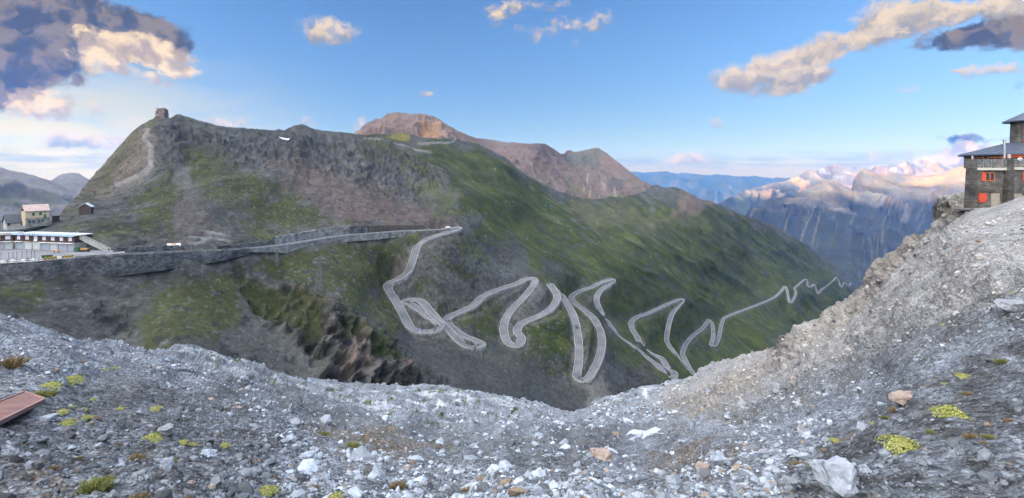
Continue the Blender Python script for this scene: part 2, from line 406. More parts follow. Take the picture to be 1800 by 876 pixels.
dsp += fbm(X / 3, Yw / 3, Z / 3, 3, 77) * .5 * np.clip(farf, .3, 1.5)
# keep the pass level and the ground beside the road free of big bumps
def road_field(X, Y, Z, pad=30):
    """distance to the nearest road centre line and that line's height"""
    best = np.full(X.shape, 1e9); hz = np.zeros(X.shape); hw = np.zeros(X.shape)
    fx, fy, fz = X.ravel(), Y.ravel(), Z.ravel()
    b, h, w_ = best.ravel(), hz.ravel(), hw.ravel()
    for nm, w, d in ROADS:
        lo, hi = d.min(0) - pad, d.max(0) + pad
        idx = np.nonzero((fx > lo[0]) & (fx < hi[0]) & (fy > lo[1]) & (fy < hi[1]) & (fz > lo[2] - 50) & (fz < hi[2] + 50))[0]
        if not len(idx): continue
        for c0 in range(0, len(idx), 4000):
            ii = idx[c0:c0 + 4000]
            dx = fx[ii, None] - d[None, :, 0]; dy = fy[ii, None] - d[None, :, 1]; dz = fz[ii, None] - d[None, :, 2]
            dist = np.sqrt(dx * dx + dy * dy + (dz * .45) ** 2)
            k = dist.argmin(1); m = dist[np.arange(len(ii)), k]
            hd = np.sqrt(dx[np.arange(len(ii)), k] ** 2 + dy[np.arange(len(ii)), k] ** 2)
            up = m < b[ii]; jj = ii[up]
            b[jj] = m[up]; h[jj] = d[k[up], 2]; w_[jj] = hd[up]
    return b.reshape(X.shape), h.reshape(X.shape), w_.reshape(X.shape)
RD, RH, RW = road_field(X, Yw, Z)
calm = ss(6, 45, RD)
calm = np.minimum(calm, 1 - .9 * poly(PX, PY, [(-200,400),(30,398),(90,380),(180,400),(200,440),(420,430),(420,470),(-200,500)], 14))
Nn = normals_of(P, PY)
edge = np.minimum(1, .35 + (PY - PY[0:1]) / 40)
P = P + Nn * (dsp * calm * edge)[..., None]
RD, RH, RW = road_field(P[..., 0], P[..., 1], P[..., 2], 40)
cut = ss(-.6, .6, P[..., 2] - RH)                       # slope above the road is cut back, below it falls away from the wall
kz = (1 - ss(4.1, 8.5, RW)) * cut + (1 - ss(3.1, 4.0, RW)) * (1 - cut); kz = kz * (RD < 30)
P[..., 2] = P[..., 2] * (1 - kz) + (RH - .75) * kz
# level ground of the pass between the garages and the big wall
PLAZA = [(-234,204),(-213,211),(-195,221),(-188,229.5),(-180,238),(-186,246),(-203,248),(-245,257),(-300,262),(-300,215)]
PZ = -38.3
mz = poly(P[..., 0], P[..., 1], PLAZA, 1.6) * (PX < 260)
P[..., 2] = P[..., 2] * (1 - mz) + (PZ - .45) * mz

# colours (what the ground itself is)
n1 = fbm(X / 22, Yw / 30, Z / 14, 5, 61); n2 = fbm(X / 5, Yw / 7, Z / 4, 4, 63)
strk = two(lambda S, T: fbm(S / 7, T / 70, Yw / 150, 5, 65)); strk2 = two(lambda S, T: fbm(S / 22, T / 160, Yw / 300, 4, 67))
col = np.ones(P.shape) * C(.076, .083, .084) * (1 + .2 * n2 + .25 * n1)[..., None]
col = lay(col, ss(-.2, .5, strk2), C(.105, .108, .106), .8)
GR, GR2, GRD = C(.034, .052, .017), C(.062, .080, .024), C(.030, .047, .022)
def green(pts, amt=1, soft=14, c=None, thr=-.15, stripe=1.0, w=1.0):
    m = poly(PX, PY, pts, soft, wob * w + wob2 * .6)
    g = ss(thr - .25, thr + .25, strk * stripe + n1 * .7 + n2 * .25)
    base = GR if c is None else c
    return m * g * amt, base
red = poly(PX, PY, [(500,262),(590,300),(700,325),(735,355),(805,388),(770,402),(620,398),(560,372),(470,300)], 26, wob * 1.2)
col = lay(col, red, C(.105, .082, .078) * (1 + .25 * n2)[..., None], .85)
col = lay(col, poly(PX, PY, [(270,330),(330,325),(400,400),(340,432),(240,425)], 20, wob), C(.095, .085, .086), .8)
col = lay(col, poly(PX, PY, [(700,440),(730,430),(722,470),(690,490),(650,500)], 8, wob2), C(.16, .13, .115), .8)
col = lay(col, poly(PX, PY, [(160,265),(210,240),(262,216),(285,240),(250,310),(160,350),(120,370)], 14, wob), C(.17, .145, .12), .7)
for pts, amt, thr in [
    ([(735,246),(850,256),(900,298),(930,318),(990,345),(1140,350),(1260,362),(1400,425),(1500,500),(1500,560),(1400,640),(1250,700),(1150,640),(1090,560),(1000,480),(900,440),(820,380),(770,310)], .96, -.62),
    ([(600,242),(735,246),(790,330),(850,400),(780,382),(700,300)], .8, -.1),
    ([(940,470),(1100,500),(1210,660),(1130,690),(1060,600),(1000,560)], .85, -.25),
    ([(640,236),(690,232),(735,243),(700,250)], .9, -.6),
    ([(318,250),(350,243),(420,292),(520,345),(610,392),(570,404),(480,395),(400,335),(345,292)], .97, -.75),
    ([(345,300),(395,330),(440,360),(500,418),(462,424),(400,380),(350,330)], .8, -.35),
    ([(262,300),(300,290),(318,322),(292,352),(296,410),(240,412),(228,375),(244,330)], .9, -.5),
    ([(100,400),(200,380),(240,400),(235,430),(190,430),(140,410)], .8, -.3),
    ([(110,380),(170,310),(215,262),(262,215),(235,260),(190,320),(150,365)], .7, -.35),
    ([(440,442),(520,440),(640,418),(775,408),(720,440),(690,475),(680,500),(720,580),(690,590),(610,530),(520,500),(450,478)], .95, -.45),
    ([(170,496),(330,486),(420,474),(440,520),(430,560),(380,600),(300,640),(240,620),(250,575),(200,530)], .9, -.12),
    ([(-150,490),(60,490),(95,540),(110,600),(-150,620)], .95, -.4),
    ([(740,430),(860,400),(900,440),(820,500),(760,460)], .75, .0),
    ([(720,490),(760,500),(790,545),(750,530)], .8, -.2),
    ([(840,515),(870,520),(890,600),(850,600),(780,560)], .9, -.3),
    ([(915,600),(935,560),(990,530),(1010,590),(1010,665),(960,650)], .95, -.45),
    ([(850,620),(930,640),(1010,700),(900,680)], .7, .0),
    ([(1022,600),(1045,600),(1035,650),(1022,655)], .8, -.3),
    ([(450,470),(520,470),(600,530),(540,545),(470,500)], .9, -.35),
    ([(740,590),(790,600),(870,680),(800,650)], .5, .1),
    ]:
    g, c = green(pts, amt, thr=thr)
    tone = ss(-.5, .5, n1 + strk * .6)[..., None]
    cc = GR * (1 - tone) + GR2 * tone
    cc = cc + (C(.066, .068, .038) - cc) * (.45 * ss(900, 700, PX))[..., None]
    col = col * (1 - g[..., None]) + cc * g[..., None]
fargreen = ss(600, 1500, Yw) * ss(900, 1000, PX)
dk = ss(.0, .45, fbm(S / 18, T / 110, Yw / 300, 5, 71) + .3 * n2) * ss(820, 900, PX)
col = lay(col, dk, C(.048, .054, .044), .6)
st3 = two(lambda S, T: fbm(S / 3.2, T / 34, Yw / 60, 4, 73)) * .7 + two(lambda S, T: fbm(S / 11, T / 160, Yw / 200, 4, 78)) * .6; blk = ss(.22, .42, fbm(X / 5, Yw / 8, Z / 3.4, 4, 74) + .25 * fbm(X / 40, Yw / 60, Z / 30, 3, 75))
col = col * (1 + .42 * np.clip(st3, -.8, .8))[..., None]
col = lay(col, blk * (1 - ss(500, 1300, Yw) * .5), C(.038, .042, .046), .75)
col = lay(col, ss(.34, .5, fbm(X / 3, Yw / 5, Z / 2.4, 3, 76)) * (1 - ss(300, 700, Yw)), C(.19, .20, .205), .4)
# pale erosion streaks on the green flank
er = ss(.36, .5, strk) * poly(PX, PY, [(740,250),(900,300),(1100,370),(1250,430),(1150,520),(950,420),(800,330)], 20, wob)
col = lay(col, er, C(.15, .15, .12), .4)
col = lay(col, poly(PX, PY, [(1200,335),(1250,355),(1230,370),(1190,372)], 10, wob2), C(.15, .115, .10), .8)
brn = poly(PX, PY, [(1000,350),(1060,356),(1160,380),(1200,372),(1230,390),(1100,400),(1010,380)], 12, wob)
col = lay(col, brn, C(.115, .11, .075), .5)
col = lay(col, poly(PX, PY, [(690,234),(706,231),(720,236),(722,243),(690,244),(675,243)], 3), C(.19, .17, .05), .8)
# bare rock
rockc = C(.062, .066, .072)
rmask = np.clip(craggy * ss(.25, .5, rk) + crag2 * ss(.3, .5, rkf) + crag3 + crag4 * ss(.25, .5, rkf), 0, 1)
col = lay(col, rmask, rockc * (0.7 + .6 * ss(-.4, .5, n2))[..., None], .8)
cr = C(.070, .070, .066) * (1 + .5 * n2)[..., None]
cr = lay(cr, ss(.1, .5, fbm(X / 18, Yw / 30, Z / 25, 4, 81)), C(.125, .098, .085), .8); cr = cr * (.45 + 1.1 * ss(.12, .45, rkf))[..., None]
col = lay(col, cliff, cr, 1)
top_turf = cliff * ss(.38, .2, rk) * ss(650, 540, PY)
col = lay(col, top_turf, C(.05, .062, .022), .8)
col = lay(col, poly(PX, PY, [(620,560),(665,575),(700,605),(760,665),(700,660),(650,610)], 8, wob2) * ss(-.2, .2, n1), C(.045, .058, .022), .8)
col = lay(col, outc * ss(.15, .5, rkf + n2 * .2), C(.22, .235, .24) * (1 + .6 * n2)[..., None], .75)
# scree below the second and third bends is dark
col = lay(col, poly(PX, PY, [(700,590),(760,590),(840,625),(900,620),(1000,680),(1060,690),(1020,760),(860,740),(740,670)], 12, wob2) , C(.068, .074, .080), .75)
col = lay(col, poly(PX, PY, [(1035,668),(1060,660),(1075,690),(1060,760),(1025,760)], 8, wob2), C(.2, .195, .185), .7)
# pale footpath up the ridge
for pts, wd in (([(262,230),(255,245),(268,262),(262,285)], 3.5), ([(262,285),(245,300),(200,320)], 2), ([(640,244),(700,252),(760,262)],1.2), ([(738,249),(790,249),(803,240)],1.3)):
    q = catmull(pts, 12); dmin = np.full(PX.shape, 1e9)
    for a, b in zip(q[:-1], q[1:]):
        sel = (PX > 180) & (PX < 830) & (PY < 340)
        e = b - a; tt = np.clip(((PX[sel] - a[0]) * e[0] + (PY[sel] - a[1]) * e[1]) / (e @ e + 1e-9), 0, 1)
        dmin[sel] = np.minimum(dmin[sel], np.hypot(PX[sel] - a[0] - tt * e[0], PY[sel] - a[1] - tt * e[1]))
    col = lay(col, ss(wd + 1, wd - .6, dmin + n2), C(.26, .25, .25), .6)
spk = ss(.62, .7, hash01(np.arange(PX.size).reshape(PX.shape), 5) * .5 + .5 * hash01((np.arange(PX.size).reshape(PX.shape)) // 1, 9)) 
spk = (hash01(np.arange(PX.size).reshape(PX.shape), 5) > .9975) & (PX < 1150) & (PY > 300)
col = lay(col, spk.astype(float), C(.4, .4, .4), .4)
bank = (1 - ss(5, 9, RD)); col = lay(col, bank * ss(-.1, .4, n2 + .3), C(.17, .165, .16), .45)
M_MTN = terrain_mat('mountain_ground', .30, .32, .45, 2.6, 1.0)
col = col * .84
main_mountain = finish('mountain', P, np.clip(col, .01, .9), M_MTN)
tag(main_mountain, kind='structure')
GP = P; GPX, GPY = PX, PY
def m1_at(px, py):
    """ground point of the main mountain seen at a photo pixel (nearest grid vertex)"""
    j = int(round((px + 160) / 1760 * (GP.shape[1] - 1))); c = GPY[:, j]
    pr = HY - GP[:, j, 2] / GP[:, j, 1] * F0
    i = int(np.abs(pr - py).argmin()); return GP[i, j].copy()

# ---------------------------------------------------------------- reddish mountain behind
M2_TOP = interp([(560,262),(600,248),(618,238),(632,228),(640,220),(650,214),(662,208),(668,209),(676,204),(685,199),(700,197.5),(708,199),(711,198),(722,202),(735,199),(752,202),(762,205),(775,212),(788,221),
    (805,230),(822,237),(838,243),(852,244),(868,246),(885,250),(905,251),(925,253),(945,252),(958,253),(972,261),(985,270),(990,270),(996,266),(1002,264),(1008,268),(1018,266),(1026,265),(1040,261),(1052,260),
    (1064,267),(1080,280),(1095,291),(1110,304),(1128,317),(1146,326),(1165,340),(1190,360)])
D2 = TPS([(a, b, math.log(c)) for a, b, c in [(560,262,1500),(625,232,1650),(700,198,1750),(700,260,1500),(780,220,1750),(800,270,1450),(850,245,1850),(850,300,1500),(950,253,1950),(950,330,1500),(1000,266,2400),
    (1050,260,2500),(1050,350,1700),(1140,325,2100),(1140,380,1750),(1180,370,2000),(600,300,1400)]], .0005)
PX, PY, P = sheet(560, 1185, 1.2, M2_TOP, lambda x: x * 0 + 400, 110, D2, jag=lambda x: fbm(x / 9, 0, 0, 4, 5) * 2.4 * (1 - ss(780, 850, x)) + fbm(x / 14, 0, 3, 3, 6) * .8 + fbm(x / 5, 0, 3, 3, 6) * 3 * ss(984, 990, x) * (1 - ss(1012, 1022, x)))
X, Yw, Z = P[..., 0], P[..., 1], P[..., 2]
rk = ridged(X / 110 + Z / 200, Yw / 260, Z / 150, 5, 91); rf = ridged(X / 36 , Yw / 60, Z / 50, 5, 93); bg = fbm(X / 300, Yw / 300, Z / 300, 3, 95)
leftpk = 1 - ss(800, 850, PX)
dsp = (bg * 22 + ((rk - .35) * 46 + (rf - .3) * 22) * leftpk + ((rk - .4) * 22 + (rf - .3) * 9) * (1 - leftpk)) * np.minimum(1, .08 + (PY - PY[0:1]) / 24)
P = P + normals_of(P, PY) * dsp[..., None]
n1 = fbm(X / 60, Yw / 80, Z / 40, 5, 97); n2 = fbm(X / 12, Yw / 18, Z / 10, 3, 98); wob = fbm(PX / 25, PY / 25, 0, 4, 52) * 16
col = np.ones(P.shape) * C(.125, .098, .092)
col = lay(col, ss(-.1, .4, n1), C(.125, .11, .105), .7)
col = lay(col, leftpk * ss(.25, .5, rf), C(.18, .13, .105), .6)
col = lay(col, poly(PX, PY, [(735,225),(770,228),(780,245),(745,245)], 8, wob * .4), C(.33, .19, .10), .6)  # patch of orange sunlight put into the rock colour
col = lay(col, poly(PX, PY, [(990,272),(1050,262),(1060,290),(1030,295),(995,285)], 5, wob * .5), C(.085, .095, .09), .8)
col = lay(col, poly(PX, PY, [(1068,312),(1092,312),(1100,330),(1075,335)], 4, wob * .3), C(.07, .07, .08), .8)
col = lay(col, ss(-.1, .3, n1) * ss(310, 340, PY - (PX - 1050) * .1), C(.09, .10, .055), .6)
col = lay(col, ss(.25, .4, fbm(PX / 6, PY / 60, 0, 3, 99)) * poly(PX, PY, [(1010,300),(1100,320),(1110,360),(1030,350)], 6), C(.24, .21, .18), .5)
tag(finish('mountain', P, np.clip(col, .01, .9), terrain_mat('red_mountain_ground', .06, .2, .09, 7, .8)), kind='structure')

# ---------------------------------------------------------------- far ranges
def far_range(top, x0, x1, dep, bot, colf, seed, amp, sc, jagamp, dx=1.3, ny=90, mat=None):
    D = TPS([(a, b, math.log(c)) for a, b, c in dep], .0005); tf = interp(top)
    PX, PY, P = sheet(x0, x1, dx, tf, lambda x: x * 0 + bot, ny, D, jag=lambda x: fbm(x / 11, 0, seed, 4, seed) * jagamp)
    X, Yw, Z = P[..., 0], P[..., 1], P[..., 2]
    # spurs running down from the crest
    r1 = ridged(X / sc + fbm(X / sc, Z / sc, 0, 3, seed + 4) * .5, Yw / sc / 1.6, Z / sc / 2.6, 6, seed); r2 = fbm(X / sc * 3, Yw / sc * 3, Z / sc * 2, 5, seed + 9)
    d = ((r1 - .4) * amp + r2 * amp * .22) * np.minimum(1, .12 + (PY - PY[0:1]) / 30)
    P = P + normals_of(P, PY) * d[..., None]
    return P, PX, PY, r1, r2
M_FAR = terrain_mat('far_mountain_ground', .004, .15, .006, 60, .7)
SNOW = C(.75, .78, .82)
# main right-hand range
P, PX, PY, r1, r2 = far_range([(1230,440),(1290,396),(1314,374),(1335,358),(1352,350),(1372,346),(1391,344),(1405,338),(1419,332),(1435,325),(1450,319),(1460,316),(1468,317),(1480,324),(1492,331),(1498,330),(1500,318),(1505,308),(1512,300),(1519,296),(1526,299),(1540,304),(1556,307),
    (1573,303),(1590,306),(1610,307),(1630,308),(1643,306),(1656,305),(1668,300),(1682,294),(1700,290),(1740,287),(1800,300),(1900,330)], 1230, 1900,
    [(1230,440,5200),(1314,373,7000),(1391,344,8200),(1464,317,8600),(1519,296,9800),(1600,306,9800),(1700,290,9200),(1900,330,8500),(1350,430,6000),(1450,420,6300),(1500,540,4600),(1600,430,6200),(1700,420,6500),(1400,520,4800),(1900,450,6500),(1250,560,4400),(1900,600,4600),
     (1490,360,7600),(1550,340,8600),(1600,345,8700)], 600, None, 301, 330, 1000, 1.5)
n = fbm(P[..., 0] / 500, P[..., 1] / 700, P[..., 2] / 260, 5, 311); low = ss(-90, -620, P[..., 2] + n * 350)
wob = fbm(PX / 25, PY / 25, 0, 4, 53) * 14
col = np.ones(P.shape) * C(.33, .25, .165)  # upper rock tinted warm to carry the orange evening light
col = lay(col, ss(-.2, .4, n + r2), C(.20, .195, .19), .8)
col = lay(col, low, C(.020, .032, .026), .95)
stk = ss(.30, .42, fbm((PX + PY * .55) / 7, (PY - PX * .2) / 90, 0, 4, 320))
col = lay(col, stk * ss(345, 370, PY) * (1 - ss(400, 430, PY)), C(.28, .26, .24), .25)
stk2 = ss(.32, .42, fbm((PX - PY * .3) / 6, PY / 60, 0, 4, 321)) * ss(395, 420, PY)
col = lay(col, stk2 * ss(1480, 1520, PX), C(.12, .11, .11), .4)
for pts, wd in (([(1437,362),(1428,378),(1420,390),(1405,414)], .8), ([(1425,372),(1412,388)], .5)):
    q = catmull(pts, 8); dm = np.full(PX.shape, 1e9)
    for a, b in zip(q[:-1], q[1:]):
        e = b - a; tt = np.clip(((PX - a[0]) * e[0] + (PY - a[1]) * e[1]) / (e @ e + 1e-9), 0, 1)
        dm = np.minimum(dm, np.hypot(PX - a[0] - tt * e[0], PY - a[1] - tt * e[1]))
    col = lay(col, ss(wd + .8, wd - .4, dm + fbm(PX / 5, PY / 5, 0, 2, 6) * .8), C(.17, .18, .19), .7)
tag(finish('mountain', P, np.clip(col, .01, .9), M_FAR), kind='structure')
# left shoulder of the range
P, PX, PY, r1, r2 = far_range([(1240,368),(1264,356),(1285,345),(1314,334),(1340,326),(1365,320),(1387,316),(1400,309),(1412,302),(1423,298),(1432,302),(1445,311),(1460,318),(1500,330),(1560,345)], 1240, 1560,
    [(1240,368,10500),(1314,334,12000),(1423,298,14000),(1560,345,13000),(1300,440,9500),(1450,420,10000),(1560,440,10000),(1240,440,9200)], 440, None, 341, 700, 1300, 1.2)
n = fbm(P[..., 0] / 700, P[..., 1] / 900, P[..., 2] / 400, 5, 351)
col = lay(np.ones(P.shape) * C(.29, .25, .22), ss(-50, -750, P[..., 2] + n * 300), C(.035, .055, .04), .95)
tag(finish('mountain', P, np.clip(col, .01, .9), M_FAR), kind='structure')
# snowy peaks behind
P, PX, PY, r1, r2 = far_range([(1400,330),(1432,302),(1445,296),(1455,292),(1467,288.5),(1478,290),(1490,300),(1510,305),(1530,296),(1540,291),(1549,290),(1562,294),(1575,292),(1584,288),(1591,285),(1600,288),(1610,284),(1620,280),(1632,279),(1645,286),(1662,294),(1700,300),(1760,310)], 1400, 1760,
    [(1400,330,16000),(1467,289,18500),(1549,290,18500),(1627,280,19000),(1760,310,18000),(1400,400,14000),(1760,400,14000),(1580,400,14500)], 380, None, 361, 900, 1500, 2.6, ny=60)
n = fbm(P[..., 0] / 500, P[..., 1] / 900, P[..., 2] / 300, 5, 371)
col = lay(np.ones(P.shape) * C(.24, .20, .19), ss(.05, .25, n + ss(0, 700, P[..., 2]) * .25 - .1), C(.42, .44, .48), .6)
tag(finish('mountain', P, np.clip(col, .01, .9), M_FAR), kind='structure')
# the last blue line of hills and the valley floor under the air
P, PX, PY, r1, r2 = far_range([(900,304),(1000,301),(1060,302),(1105,300),(1130,303),(1150,301),(1168,300),(1190,305),(1215,304),(1240,308),(1262,307),(1290,311),(1320,310),(1360,313),(1420,315),(1600,318)], 900, 1600,
    [(900,304,30000),(1250,308,30000),(1600,318,30000),(900,420,15500),(1250,420,15500),(1600,420,15500)], 420, None, 381, 900, 2600, 1.4, dx=2, ny=50)
tag(finish('mountain', P, np.ones(P.shape) * C(.05, .07, .06), M_FAR), kind='structure')
# left: two blue mountains across the pass
for top, dep, x1, seed in (
    ([(-260,280),(-120,284),(-30,290),(0,293),(12,297),(25,300),(45,304),(60,309),(75,314),(90,319),(110,328),(140,345),(200,380),(300,420)], [(-260,280,3400),(0,293,3700),(90,319,3900),(300,420,3900),(-260,470,2000),(0,440,2200),(300,470,2600)], 300, 401),
    ([(40,340),(70,325),(88,318),(100,310),(110,305),(125,303),(138,304),(150,311),(163,319),(190,335),(260,380),(360,420)], [(40,340,5200),(125,303,5600),(190,335,5600),(360,420,5400),(40,460,4200),(360,460,4200)], 360, 421)):
    P, PX, PY, r1, r2 = far_range(top, -260 if seed == 401 else 40, x1, dep, 470, None, seed, 110, 620, 1.2)
    n = fbm(P[..., 0] / 300, P[..., 1] / 400, P[..., 2] / 200, 5, seed + 2)
    col = lay(np.ones(P.shape) * C(.17, .165, .16), ss(-.1, .3, n) * ss(310, 360, PY), C(.07, .085, .045), .7)
    tag(finish('mountain', P, np.clip(col, .01, .9), M_FAR), kind='structure')
# unseen massif added west of the pass to keep evening sun off near slopes
D = TPS([(a, b, c) for a, b, c in [(0,0,0),(1,0,0),(0,1,0),(1,1,0),(.5,.5,0)]])
u = np.linspace(0, 1, 160); v = np.linspace(0, 1, 50); U, Vv = np.meshgrid(u, v)
lx = np.interp(u, [0, .40, .55, .75, 1], [-1400, -1500, -2800, -4700, -9500]); ly = np.interp(u, [0, .40, .55, .75, 1], [-3600, 700, 1900, 3500, 7600])
WX = lx[None] - 1700 * Vv; WY = ly[None] - 350 * Vv
prof = np.interp(u, [0, .12, .3, .5, .68, .85, 1], [100, 560, 720, 800, 950, 1150, 1500])
WZ = (prof[None] + fbm(U * 14, Vv * 3, 0, 5, 500) * 130) * ss(0, .42, Vv) * ss(1.3, .55, Vv) - 420 * (1 - ss(0, .3, Vv)) + fbm(U * 30, Vv * 12, 0, 4, 501) * 40
P = np.stack([WX, WY, WZ], -1)
me = np_mesh('mountain', P.reshape(-1, 3), grid_faces(50, 160), (np.ones(P.shape) * C(.14, .14, .14)).reshape(-1, 3))
tag(new_obj('mountain', me, M_FAR), kind='structure')
# unseen ridge added behind the red mountain to shade the far valley
U, Vv = np.meshgrid(np.linspace(0, 1, 120), np.linspace(0, 1, 40))
WX = 600 + 350 * U + (Vv - .5) * 1800; WY = 4500 + 4600 * U
WZ = (130 + 170 * U + fbm(U * 16, 0 * U, 0 * U, 4, 511) * 60) * 1.0 - np.abs(Vv - .5) * 2600 + fbm(U * 20, Vv * 8, 0, 5, 512) * 120 * np.minimum(1, np.abs(Vv - .5) * 8)
P = np.stack([WX, WY, WZ], -1)
me = np_mesh('mountain', P.reshape(-1, 3), grid_faces(40, 120), (np.ones(P.shape) * C(.14, .14, .13)).reshape(-1, 3))
tag(new_obj('mountain', me, M_FAR), kind='structure')
# base sheet to the horizon, far below everything
me = np_mesh('ground', np.array([[-20000, -12000, -2600], [36000, -12000, -2600], [36000, 36000, -2600], [-20000, 36000, -2600]], float), np.array([[0, 1, 2, 3]]), np.ones((4, 3)) * C(.06, .08, .05))
tag(new_obj('ground', me, M_FAR), kind='structure')
# ================================================================ NEAR SLOPE (scree bowl and the rocky rise to the hut)
F_TOP = interp([(-900,430),(-200,520),(-60,540),(0,552),(30,560),(60,570),(90,580),(120,592),(160,602),(200,610),(222,614),(240,612),(280,610),(330,607),(365,612),(400,624),(430,632),(460,640),(490,652),(530,662),(560,665),(600,671),(640,674),(680,675),(720,678),(760,677),
    (800,683),(860,688),(900,698),(940,705),(965,713),(985,722),(1010,723),(1030,716),(1045,703),(1060,698),(1090,695),(1110,688),(1130,680),(1150,676),(1180,668),(1200,666),(1218,661),(1232,648),(1250,638),(1280,630),(1310,623),(1340,615),(1362,608),
    (1368,592),(1390,585),(1400,577),(1420,570),(1438,556),(1455,540),(1470,530),(1490,518),(1506,508),(1512,496),(1517,480),(1530,468),(1545,455),(1555,448),(1575,432),(1590,414),(1602,408),(1618,402),(1628,392),(1634,368),(1641,349),(1660,344),(1675,340),(1690,337),(1694,339),
    (1704,362),(1714,366),(1740,366),(1752,362),(1770,356),(1790,348),(1800,344),(1900,300),(2000,265),(2600,190)])
fpts = []
def fp(px, py, Y): fpts.append((px, py, math.log(Y)))
for r in [(0,552,30),(120,592,40),(222,614,62),(330,607,105),(460,640,125),(600,671,145),(760,677,165),(900,698,180),(1000,723,195),(1060,698,200),(1130,680,205),(1218,661,210),(1300,626,212),(1355,612,205),
          (1372,592,150),(1440,556,138),(1506,508,124),(1530,468,112),(1590,414,100),(1640,380,92),(1645,349,88),(1690,337,84),(1712,366,78),(1800,344,72),(1900,300,66),
          (-100,560,22),(-100,700,8.2),(-100,900,4.2),(0,620,15.5),(0,700,8.8),(0,760,6.6),(0,876,4.6),(100,650,14),(100,750,7.6),(100,876,4.7),
          (240,650,32),(240,700,13),(240,780,7.4),(240,876,4.9),(350,650,62),(350,700,19),(350,760,9.6),(380,876,5.2),
          (480,700,52),(480,750,18),(480,800,9.6),(500,876,5.6),(600,720,70),(600,770,26),(600,820,10.5),(640,876,6.2),(760,720,105),(760,770,44),(740,820,13),(760,876,6.6),
          (900,740,100),(900,790,34),(900,835,10.5),(900,876,6.6),(1000,760,100),(1000,800,34),(1020,840,10),(1020,876,6.5),(1130,760,100),(1130,800,32),(1150,840,9.5),(1150,876,6.0),
          (1250,700,120),(1240,740,62),(1250,790,15),(1280,840,7.6),(1280,876,5.6),(1370,650,120),(1360,700,60),(1350,740,26),(1370,790,10),(1400,876,5.0),
          (1500,560,105),(1500,640,52),(1480,690,26),(1500,740,11.5),(1500,800,6.6),(1520,876,4.5),(1600,480,80),(1600,560,42),(1600,630,21),(1600,700,10.5),(1640,770,6.2),(1650,876,4.1),
          (1700,420,62),(1700,500,37),(1700,580,20),(1720,650,11.2),(1740,720,7.2),(1760,800,5.0),(1800,876,3.7),(1800,420,52),(1800,500,28),(1800,580,15),(1900,400,52),(1900,560,14),(1900,700,6.4),(1900,900,3.3),(-500,500,27),(-500,700,6.6),(-500,900,3.6),(-900,430,32),(-900,700,5.2),(-900,900,3.0),(2600,190,60),(2600,600,8),(2600,900,2.7)] + [(x, 1100, y) for x, y in ((-900,1.9),(-400,2.1),(0,2.4),(450,2.3),(900,2.3),(1350,2.1),(1800,1.9),(2600,1.5))] + [(x, 1400, y) for x, y in ((-900,1.15),(0,1.3),(900,1.25),(1800,1.15),(2600,1.0))]: fp(*r)
DF = TPS(fpts, smooth=.0006)
JAG = (lambda x: (fbm(x / 16, 0, 7, 4, 601) * 4.0 + fbm(x / 5, 0, 8, 3, 602) * 2.2) * (1 - ss(1690, 1700, x)))
